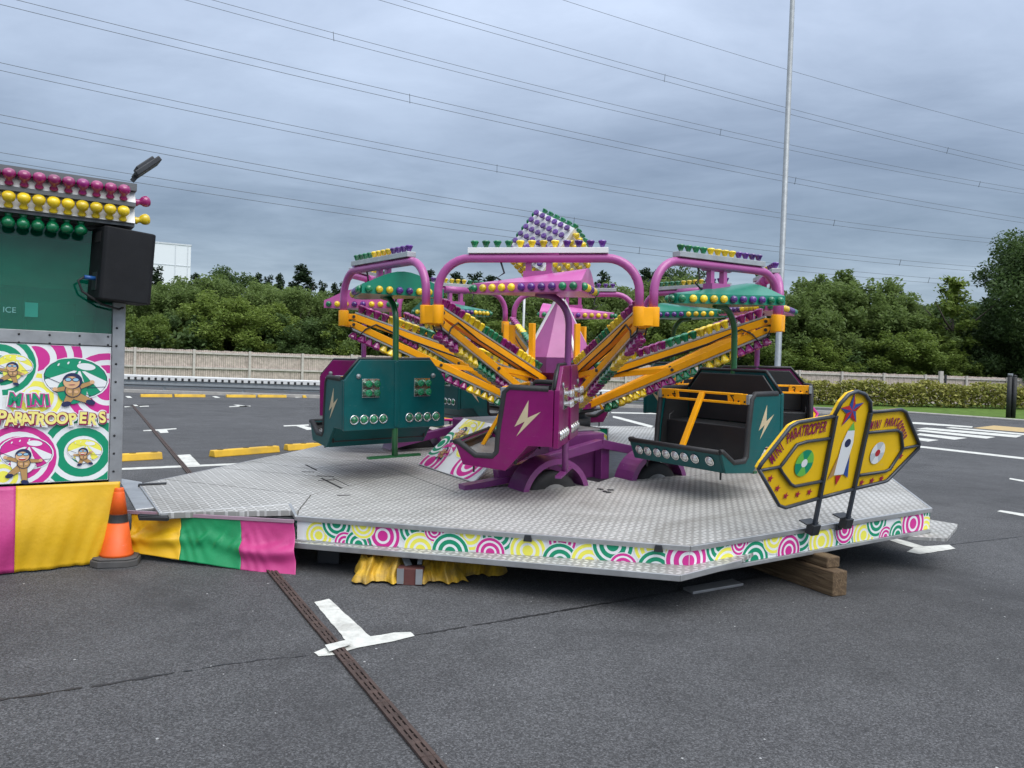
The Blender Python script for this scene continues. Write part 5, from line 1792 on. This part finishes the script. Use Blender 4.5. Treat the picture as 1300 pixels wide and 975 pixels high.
# ------------------------------------------------------------------ things round the platform on the ground
def sleeper(p0, p1, z0, h, w, label):
    a, b = Vector(p0), Vector(p1)
    d = b - a
    t = MB()
    t.box((d.length / 2, 0, h / 2), (d.length, w, h))
    o = t.build('timber_sleeper', SLEEP, bevel=0.008)
    o.matrix_world = Matrix.Translation((a.x, a.y, z0)) @ Matrix.Rotation(atan2(d.y, d.x), 4, 'Z')
    return tag(o, label, 'timber')
g0, g1 = at_z(1066, 757, 0), at_z(992, 731, 0)
dg_ = (g1 - g0).normalized()
sleeper(g0, g0 + dg_ * 1.05, 0.0, 0.168, 0.13, 'large brown timber sleeper lying on the asphalt under the right platform edge')
q0 = at_z(1058, 721, 0.169)
sleeper(q0, q0 + dg_ * 0.40, 0.169, 0.075, 0.12, 'smaller dark timber block stacked on the large sleeper')
# grey plate under the step corner
pl = [at_z(*q, 0.02) for q in ((867, 745), (880, 751), (944, 740), (930, 734))]
m_ = MB(); m_.prism([(p.x, p.y) for p in pl], 0.0, 0.018); o = m_.build('steel_plate', ALUD, bevel=0.003)
tag(o, 'flat grey steel plate lying below the corner of the step', 'plate')
# jack with wooden packer
jp = at_z(520, 743, 0)
jk = thing('levelling_jack', 'small levelling jack on a brown and grey packing block under the step', 'jack', Matrix.Translation((jp.x, jp.y + 0.05, 0)))
m_ = MB(); m_.box((0, 0, 0.055), (0.17, 0.11, 0.11)); m_.build('packing_block', mat('red_brown_block', (0.11, 0.035, 0.03), 0.8, dirt=0.4), jk, bevel=0.004)
for x in (-0.062, 0.062):
    m_ = MB(); m_.box((x, -0.060, 0.06), (0.045, 0.008, 0.10)); m_.build('side_plate', ALUD, jk)
m_ = MB(); m_.bar((-0.02, 0.03, 0.11), (-0.10, 0.12, 0.23), 0.05, 0.008); m_.bar((0.05, 0.06, 0.11), (0.05, 0.12, 0.22), 0.03, 0.03); m_.build('jack_leg', GALV, jk)
m_ = MB(); m_.box((-0.05, 0, 0.11), (0.16, 0.05, 0.22)); o = m_.build('support_leg', DARKST, bevel=0.006)
sl_p = at_z(420, 722, 0)
o.matrix_world = Matrix.Translation((sl_p.x, sl_p.y + 0.15, 0))
tag(o, 'dark steel support leg in the shadow under the left end of the step', 'support leg')
# crumpled yellow tarpaulin bundle
def crumple(px0, px1, py, hgt, dep, seed, label):
    a, b = at_z(px0, py, 0), at_z(px1, py, 0)
    d = b - a
    L = d.length
    rnd = random.Random(seed)
    ph = [(rnd.uniform(0, 6), rnd.uniform(6, 22), rnd.uniform(-9, 9), rnd.uniform(0.25, 1)) for _ in range(9)]
    # a folded sheet lying in a heap: sharp pleats across it, thinning towards ragged edges
    nu, nv = 70, 26
    m_ = MB()
    k = [rnd.uniform(0, 6.28) for _ in range(8)]
    tri = lambda t_: abs((t_ % 1.0) - 0.5) * 2
    vs = []
    for i in range(nu + 1):
        u = i / nu
        wf = dep * (1.0 + 0.22 * sin(u * 11 + k[0]) + 0.12 * sin(u * 27 + k[1]))
        for j in range(nv + 1):
            v = j / nv
            end = min(1.0, min(u, 1 - u) * 7) ** 0.6
            rim_ = min(1.0, v * 2.0) ** 0.8
            h_ = 0.62 + 0.20 * tri(u * 2.3 + 0.8 * v + k[2]) + 0.16 * tri(u * 4.1 - 1.3 * v + k[3]) + 0.07 * tri(u * 9.0 + 2.2 * v + k[4]) + 0.10 * sin(u * 8 + k[5])
            z = 0.006 + hgt * h_ * end * rim_
            vs.append((u * L + 0.012 * sin(v * 9 + k[6]), -wf + v * 2 * dep * 1.1 + 0.02 * tri(u * 6 + k[7]), z))
    m_.add(vs, [(i * (nv + 1) + j, (i + 1) * (nv + 1) + j, (i + 1) * (nv + 1) + j + 1, i * (nv + 1) + j + 1) for i in range(nu) for j in range(nv)], 0, False)
    o = m_.build('folded_tarpaulin', OLDY)
    o.matrix_world = Matrix.Translation((a.x, a.y + 0.0, 0.012)) @ Matrix.Rotation(atan2(d.y, d.x), 4, 'Z')
    tag(o, label, 'tarpaulin')
    return o
crumple(450, 518, 735, 0.150, 0.15, 3, 'yellow tarpaulin bundle left of the jack under the step')
crumple(532, 592, 735, 0.165, 0.15, 5, 'dirty yellow tarpaulin bundle just right of the jack under the step')
crumple(580, 642, 728, 0.14, 0.12, 8, 'dirty yellow tarpaulin roll at the right end of the bundles under the step')

# banner of coloured canvas hung under the ramp
def cloth(name, parent, m, W_, H_, f, nu, nv):
    m_ = MB()
    vs = [f(i / nu * W_, j / nv) for i in range(nu + 1) for j in range(nv + 1)]
    m_.add(vs, [(i * (nv + 1) + j, (i + 1) * (nv + 1) + j, (i + 1) * (nv + 1) + j + 1, i * (nv + 1) + j + 1) for i in range(nu) for j in range(nv)], 0, True)
    o = m_.build(name, m, parent)
    md = o.modifiers.new('thick', 'SOLIDIFY'); md.thickness = 0.003
    return o
_b0 = on_ride(172, 650, 0.462)
ba, bb_ = RIDE @ Vector((_b0.x, _b0.y - 0.06, 0.462)), RIDE @ Vector((-2.01, -3.11, 0.462))
bd_ = (bb_ - ba); BW = Vector((bd_.x, bd_.y, 0)).length
BMx = Matrix.Translation((ba.x, ba.y, 0)) @ Matrix.Rotation(atan2(bd_.y, bd_.x), 4, 'Z')
ban = thing('canvas_skirt', 'crumpled yellow, green and pink canvas skirt hung below the silver ramp', 'canvas skirt', BMx)
def ban_f(u, v):
    z_top = ba.z + (bb_.z - ba.z) * u / BW
    z = z_top * (1 - v) + (0.055 - 0.075 * (u / BW)) * v
    # a sag fold half way down and small creases
    bulge = 0.050 * math.exp(-((v - 0.58 - 0.06 * sin(u * 7.3 + 0.6)) / 0.13) ** 2) * (0.6 + 0.4 * sin(u * 6.1 + 1.3 + sin(u * 15)))
    cr = 0.006 * sin(u * 23 + 9 * v + 2 * sin(u * 7)) * v * (1 - v) * 2 + 0.002 * sin(u * 57 - 15 * v + sin(u * 13) * 3) * min(1, v * 2.2)
    cr += 0.016 * max(0, 1 - abs(((u * 5.3 + v * 1.7 + 0.4 * sin(u * 9)) % 1.0) - 0.5) * 5) * math.exp(-((v - 0.45) / 0.16) ** 2)
    cr += 0.010 * max(0, sin(u * 19 + 2)) * math.exp(-((v - 0.42) / 0.12) ** 2)
    dy = -bulge - cr - 0.10 * v * v * (0.6 + 0.5 * u / BW)
    return (u + 0.04 * v * (u / BW), dy, z + 0.02 * bulge / 0.07)
for (u0, u1, m, nm) in ((0.0, 0.31, CANY, 'yellow_strip'), (0.31, 0.68, CANG, 'green_strip'), (0.68, 1.0, CANP, 'pink_strip')):
    cloth(nm, ban, m, (u1 - u0) * BW, 1, lambda u, v, u0=u0: ban_f(u0 * BW + u + 0.035 * v, v), 54, 40)
m_ = MB(); m_.bar((-0.05, 0.0, ba.z + 0.012), (BW, 0.0, bb_.z + 0.012), 0.02, 0.022); m_.build('hem_rail', mat('pink_grey_rail', (0.33, 0.22, 0.27), 0.5), ban)
hp = at_z(233, 710, 0)
m_ = MB(); m_.tube([(0.105 * cos(a), 0.06 * sin(a), 0.0) for a in np.linspace(0, 2 * pi, 25)[:-1]], 0.006, 6, closed=True); o = m_.build('cable_loop', mat('pale_cable', (0.45, 0.42, 0.33), 0.6))
o.matrix_world = Matrix.Translation((hp.x, hp.y + 0.02, 0.007))
tag(o, 'pale cable loop lying on the asphalt below the canvas skirt', 'cable')

# traffic cone
cp_ = at_z(155, 712, 0)
cone = thing('traffic_cone', 'orange traffic cone with black band standing on the asphalt by the booth', 'traffic cone', Matrix.Translation((cp_.x - 0.01, cp_.y - 0.06, 0)) @ Matrix.Rotation(radians(18), 4, 'Z') @ Matrix.Rotation(radians(0.8), 4, 'Y'))
m_ = MB()
oc = [(0.15 * c_, 0.15 * s_) for c_, s_ in ((1, 0.62), (0.62, 1), (-0.62, 1), (-1, 0.62), (-1, -0.62), (-0.62, -1), (0.62, -1), (1, -0.62))]
m_.prism(oc, 0.0, 0.045); m_.prism([(x * 0.93, y * 0.93) for x, y in oc], 0.046, 0.058); m_.build('base', CONEB, cone, bevel=0.008)
m_ = MB(); m_.lathe([(0.108, 0.058), (0.108, 0.075), (0.099, 0.09), (0.0675, 0.29)], 32); m_.lathe([(0.0590, 0.345), (0.0350, 0.495), (0.0330, 0.500), (0.026, 0.500), (0.026, 0.47)], 32); m_.build('body', CONE, cone)
m_ = MB(); m_.lathe([(0.0685, 0.287), (0.0660, 0.292), (0.0582, 0.343), (0.0592, 0.348)], 32); m_.build('band', BLACKR, cone)
m_ = MB(); m_.lathe([(0.0325, 0.500), (0.030, 0.522), (0.026, 0.528), (0.014, 0.53), (0.014, 0.50)], 20, smooth=False); m_.build('tip', CONE, cone)

# ------------------------------------------------------------------ ticket booth
KA, KB = Vector((-3.33, 5.00, 0)), Vector((-2.795, 5.35, 0))
kd = (KB - KA).normalized()
kn = Vector((kd.y, -kd.x, 0))
KM = Matrix(((kd.x, 0, kn.x, KB.x), (kd.y, 0, kn.y, KB.y), (0, 1, 0, 0), (0, 0, 0, 1)))
KMI = KM.inverted()
def bk(x, y):
    p = KMI @ on_plane(x, y, KB, kn)
    return (p.x, p.y)
booth = thing('ticket_booth', 'white and green ticket booth with parachute cartoon panel and rows of light caps', 'ticket booth', KM)
ub = lambda y, x=140: bk(x, y)[1]
uL = -3.2
z_b, z_t = bk(140, 609)[1], bk(140, 440.5)[1]
z_f, z_w = bk(140, 424)[1], 2.30
uR = bk(140, 500)[0]
m_ = MB()
m_.box(((uL + uR) / 2, (z_b + z_t) / 2, -0.02), (uR - uL, z_t - z_b, 0.03)); art = m_.build('art_panel', PR_W, booth)
m_ = MB(); m_.box(((uL + uR) / 2, (z_t + z_f) / 2 + 0.003, -0.015), (uR - uL, z_f - z_t - 0.004, 0.04)); m_.build('sill_rail', ALUD, booth, bevel=0.003)
m_ = MB(); m_.box((uR + 0.043, (z_b + z_w) / 2, -0.012), (0.080, z_w - z_b + 0.06, 0.05)); post = m_.build('corner_post', ALUD, booth, bevel=0.004)
for i in range(9):
    m_ = MB(); m_.lathe([(0.008, 0), (0.008, 0.004), (0, 0.005)], 8, Matrix.Translation((uR + 0.03, z_b + 0.06 + 0.125 * i, 0.0135))); m_.build('rivet', BLACKR, post)
for x in (24, 63, 101, 137):
    for yy in (424.5 + (140 - x) * -0.03 + 3, 438.0 - (140 - x) * 0.03):
        u, v = bk(x, yy)
        m_ = MB(); m_.lathe([(0.007, 0), (0.007, 0.004), (0, 0.005)], 8, Matrix.Translation((u, v, 0.0055))); m_.build('rivet', BLACKR, post)
GLASS = mat('green_tinted_window', (0.0005, 0.46, 0.28), 0.03, var=0.22, vscale=1.6, spec=0.3, transm=0.86)
INNER = mat('booth_interior', (0.55, 0.57, 0.56), 0.7, var=0.2, vscale=3)
m_ = MB(); m_.box(((uL + uR) / 2, (z_f + z_w) / 2, -0.03), (uR - uL, z_w - z_f, 0.012)); win = m_.build('window', GLASS, booth)
o = inst('lettering', text_mesh('ICE', 0.052, 0.0006, 0, mat('window_lettering', (0.16, 0.36, 0.34), 0.5)), win, Matrix.Translation((*bk(12, 393.5), -0.0232)))
m_ = MB(); u, v = bk(40, 393); m_.box((u, v, -0.0233), (0.075, 0.095, 0.0012)); m_.build('notice', mat('faded_notice', (0.015, 0.22, 0.16), 0.5), win)
m_ = MB()
m_.box((uR - 0.9, z_f - 0.03, -0.30), (1.7, 0.03, 0.45))
m_.build('counter', INNER, booth)
m_ = MB()
m_.box((uR - 0.35, z_f + 0.10, -0.42), (0.30, 0.22, 0.16)); m_.box((uR - 0.15, z_f + 0.06, -0.30), (0.12, 0.14, 0.10)); m_.box((uR - 0.62, z_f + 0.16, -0.9), (0.22, 0.34, 0.2))
m_.build('till_silhouettes', DARKST, booth, kind='stuff')  # till boxes added as dark silhouettes, standing in for the glass's dark reflections
m_ = MB(); m_.box(((uL + uR) / 2 + 0.03, 2.11, -0.62), (uR - uL, 0.36, 0.012)); m_.build('upper_window_backing', INNER, booth)  # pale panel added inside so the upper part of the window reads lighter
# body behind the front, roof
m_ = MB()
m_.box(((uL + uR) / 2 + 0.03, 1.42, -1.55), (uR - uL + 0.10, 1.76, 0.04))
m_.box((uR + 0.045, 1.42, -0.80), (0.04, 1.76, 1.46))
m_.box((uL - 0.02, 1.42, -0.80), (0.04, 1.76, 1.46))
m_.box(((uL + uR) / 2 + 0.03, 0.52, -0.80), (uR - uL + 0.10, 0.05, 1.50))
m_.build('body', ALUD, booth)
m_ = MB(); m_.box(((uL + uR) / 2 + 0.03, 2.335, -0.80), (uR - uL + 0.14, 0.05, 1.54)); m_.build('roof', DARKST, booth)
# stepped light canopy
def on_k(x, y, w):
    p = KMI @ on_plane(x, y, KB + kn * w, kn)
    return (p.x, p.y)
W1 = 0.16
uE = on_k(172, 240, W1)[0]
zz = [on_k(172, y, W1)[1] for y in (284, 262, 259, 238)]
prof = [(2.36, -0.05), (zz[0], W1 - 0.03), (zz[1], W1 + 0.03), (zz[1] + 0.012, W1 - 0.01), (zz[2] + 0.10, W1 + 0.05), (zz[2] + 0.125, W1 + 0.03), (zz[2] + 0.125, -0.05)]
# lower band, upper band, dark joints between
def band(z0, z1, w0, w1, nm, m):
    m_ = MB()
    m_.add([(uL, z0, w0), (uE, z0, w0), (uE, z1, w1), (uL, z1, w1), (uL, z0, w0 - 0.06), (uE, z0, w0 - 0.06), (uE, z1, w1 - 0.06), (uL, z1, w1 - 0.06)], [(0, 1, 2, 3), (1, 5, 6, 2), (3, 2, 6, 7), (5, 4, 7, 6), (0, 4, 5, 1), (4, 0, 3, 7)])
    return m_.build(nm, m, booth)
zA, zB_, zC, zD = zz[0], zz[1] - 0.01, zz[1] + 0.02, zz[3] - 0.03
lb_ = band(zA, zB_, W1 + 0.02, W1 - 0.03, 'lower_light_band', WHITE)
ubn = band(zC, zD, W1 + 0.03, W1 - 0.02, 'upper_light_band', WHITE)
m_ = MB()
m_.box(((uL + uE) / 2, zB_ + 0.014, W1 - 0.02), (uE - uL, 0.026, 0.12))
m_.box(((uL + uE) / 2, zD + 0.025, W1 - 0.02), (uE - uL + 0.01, 0.048, 0.11))
m_.box(((uL + uE) / 2, zA - 0.012, 0.05), (uE - uL, 0.02, 0.22))
m_.build('cornice', mat('cornice_grey', (0.12, 0.125, 0.13), 0.5, 0.2), booth)
nb = 46
sp_b = abs(on_k(158, 290, W1)[0] - on_k(141, 290, W1)[0])
for i in range(30):
    u = uE - 0.075 - sp_b * i
    up_n = Vector((0, 0.42, 1))
    inst('bulb', BIG['M' if i == 3 else 'K'], ubn, look((u, zC + 0.012, W1 + 0.030), (0, 1, 0.62)))
    inst('bulb', BIG['Y'], lb_, look((u, zA + 0.010, W1 + 0.020), (0, 1, 0.62)))
    if i > 2:
        inst('bulb', BIG['G'], lb_, look((u, zA - 0.015, W1 - 0.05), (0, -1, 0.25)))
inst('bulb', BIG['K'], ubn, look((uE, (zC + zD) / 2 - 0.03, W1 - 0.02), (1, 0.25, 0)))
inst('bulb', BIG['Y'], lb_, look((uE, (zA + zB_) / 2 - 0.03, W1 - 0.02), (1, 0.25, 0)))

# cartoon print on the booth panel (photo crop units: 770 x 975 over 150 x 190 px from (0, 430))
def ac(x, y):
    return bk(x / 5.133, 430 + y / 5.132)
S1_ = abs(ac(200, 400)[0] - ac(100, 400)[0]) / 100.0
fk = lambda u, v, w: Vector((u, v, w - 0.0045))
m_ = MB()
its = []
for x, y, r, c in ((230, 130, 330, 'P'), (700, 330, 300, 'P'), (230, 380, 190, 'Y'), (0, 170, 240, 'G'), (540, 740, 300, 'G'), (120, 780, 260, 'P'), (20, 900, 150, 'Y'), (-400, 400, 380, 'P'), (-700, 700, 300, 'G'), (-350, 850, 260, 'Y'), (-800, 200, 300, 'Y'), (-1200, 500, 400, 'P'), (-1500, 300, 330, 'G'), (-1900, 700, 380, 'Y'), (-2300, 400, 400, 'P'), (-2900, 500, 420, 'G')):
    u, v = ac(x, y)
    its.append((u, v, r * S1_, c))
rings(m_, fk, (uL + 0.005, uR - 0.004, z_b + 0.004, z_t - 0.004), its, 0.0002, 0.0004)
m_.build('ring_print', PRM, art)
jumper(art, fk, ac(470, 345), 172 * S1_, PR_G, PR_W, 0.005, ((-0.60, 0.08), (0.70, 0.40)), ((-0.22, -0.52), (0.72, -0.44)))
jumper(art, fk, ac(80, 225), 100 * S1_, PR_Y, PR_W, 0.005, ((-0.85, 0.30), (0.60, -0.05)), ((-0.70, -0.52), (0.25, -0.75)), cs=0.9)
jumper(art, fk, ac(150, 815), 135 * S1_, PR_P, PR_W, 0.005, ((-0.75, 0.35), (0.75, 0.15)), ((-0.62, -0.60), (0.10, -0.95)), True)
jumper(art, fk, ac(540, 770), 88 * S1_, PR_Y, PR_W, 0.005, ((-0.60, 0.20), (0.60, 0.40)), ((-0.25, -0.62), (0.60, -0.55)), True, 1.08)
jumper(art, fk, ac(-420, 420), 200 * S1_, PR_G, PR_W, 0.005, laugh=True)
jumper(art, fk, ac(-1200, 600), 200 * S1_, PR_P, PR_W, 0.005)
def word(s, xs, ybase, size, mi, mo, off, jig):
    for i, (ch, x) in enumerate(zip(s, xs)):
        u, v = ac(x, ybase + jig[i % len(jig)])
        sz = size * S1_ * (1.0 if i else 1.15)
        r_ = Matrix.Rotation(radians((-7, 5, -4, 8, -3)[i % 5]), 4, 'Z') @ Matrix.Diagonal((0.84, 1, 1, 1))
        inst('lettering', text_mesh(ch, sz, 0.0005, off * S1_ * 1.9, PR_W), art, Matrix.Translation((u, v, 0.0165)) @ r_)
        inst('lettering', text_mesh(ch, sz, 0.0005, off * S1_ * 1.4, mo), art, Matrix.Translation((u + 3 * S1_, v - 4 * S1_, 0.0182)) @ r_)
        inst('lettering', text_mesh(ch, sz, 0.0005, off * S1_ * 0.55, mi), art, Matrix.Translation((u, v, 0.0199)) @ r_)
word('MINI', (97, 185, 243, 306), 398, 112, PR_G, PR_P, 10, (0, 4, 0, 4))
word('PARATROOPERS', (8, 68, 122, 168, 214, 264, 332, 404, 472, 538, 600, 666), 522, 122, PR_CR, PR_M, 9, (-8, 6, -4, 4, -6, 6, 0, -2, 4, -4, 4, -8))

# canvas skirt of the booth
bs_ = thing('canvas_skirt', 'smooth yellow and magenta canvas skirt draped below the ticket booth panel', 'canvas skirt', KM)
uS0, uS1 = bk(19, 670)[0], bk(152, 615)[0]
def sk_f(u0, fac=1.0):
    def f(u, v):
        uu = u0 + u
        q = (uu - uS0) / (uS1 - uS0)
        qq = min(max(q, 0.0), 1.0)
        z = (z_b - 0.012) * (1 - v) + 0.012 * v
        bul = 0.05 * sin(pi * v) ** 1.5 * (1 - 0.8 * qq) + 0.012 * sin(uu * 21 + 3 * v) * v
        uu2 = uu - 0.16 * max(0, qq - 0.55) ** 1.0 * v ** 1.6 * 1.3
        return (uu2, z, 0.02 + bul + 0.05 * v * (1 - 0.9 * qq) + 0.006 * sin(uu * 60 + v * 9) * v)
    return f
cloth('yellow_strip', bs_, CANY, uS1 - uS0, 1, sk_f(uS0), 40, 24)
cloth('magenta_strip', bs_, CANP, 0.56, 1, sk_f(uS0 - 0.56), 30, 20)
cloth('yellow_strip', bs_, CANY, 0.7, 1, sk_f(uS0 - 1.26), 30, 16)
cloth('magenta_strip', bs_, CANP, 1.2, 1, sk_f(uS0 - 2.46), 30, 16)

# loudspeaker on the corner
s0 = on_k(128, 336, 0.22); 
sw = 0.335
sp_t, sp_bt = on_k(160, 291, 0.22)[1], on_k(160, 383, 0.22)[1]
SM = KM @ Matrix.Translation((on_k(156, 336, 0.12)[0], (sp_t + sp_bt) / 2, 0.10)) @ Matrix.Rotation(radians(-3), 4, 'Z') @ Matrix.Rotation(radians(11), 4, 'Y')
spk = thing('loudspeaker', 'black loudspeaker box mounted on the corner of the booth', 'loudspeaker', SM)
hh = (sp_t - sp_bt)
m_ = MB(); m_.prism([(-0.165, -0.15), (0.165, -0.15), (0.165, 0.11), (0.145, 0.13), (-0.145, 0.13), (-0.165, 0.11)], -hh / 2, hh / 2, lambda u, v, w: Vector((u, w, v))); m_.build('cabinet', BLACKP, spk, bevel=0.008)
m_ = MB(); m_.box((-0.167, hh * 0.36, 0.0), (0.004, 0.07, 0.11)); m_.build('handle_recess', HOLE, spk)
m_ = MB(); m_.box((-0.167, -hh * 0.25, 0.0), (0.006, 0.12, 0.09)); m_.build('socket_plate', DARKST, spk)
m_ = MB(); m_.tube([(-0.17, -hh * 0.22, 0.02), (-0.235, -hh * 0.22, 0.02)], 0.014, 10); m_.build('plug', mat('blue_plug', (0.02, 0.10, 0.32), 0.4), spk)
m_ = MB(); m_.tube([(-0.235, -hh * 0.22, 0.02), (-0.27, -hh * 0.28, 0.02), (-0.24, -hh * 0.42, 0.02), (-0.12, -hh * 0.56, 0.03), (0.0, -hh * 0.60, 0.0), (0.06, -hh * 0.55, -0.1)], 0.008, 6); m_.build('cable', BLACKR, spk)
# floodlight on the booth roof
fq = on_k(172, 230, 0.08)
fl = thing('booth_floodlight', 'small grey floodlight tilted up on the corner of the booth roof', 'floodlight', KM @ Matrix.Translation((fq[0], fq[1], 0.06)))
m_ = MB(); m_.box((0.07, 0.105, 0.0), (0.035, 0.20, 0.20), Matrix.Rotation(radians(-48), 3, 'Z')); m_.box((0.055, 0.125, 0.0), (0.03, 0.14, 0.15), Matrix.Rotation(radians(-48), 3, 'Z')); m_.build('lamp_body', DARKST, fl, bevel=0.006)
m_ = MB(); m_.bar((-0.02, 0.0, 0.0), (0.05, 0.10, 0.0), 0.03, 0.012); m_.build('bracket', DARKST, fl)
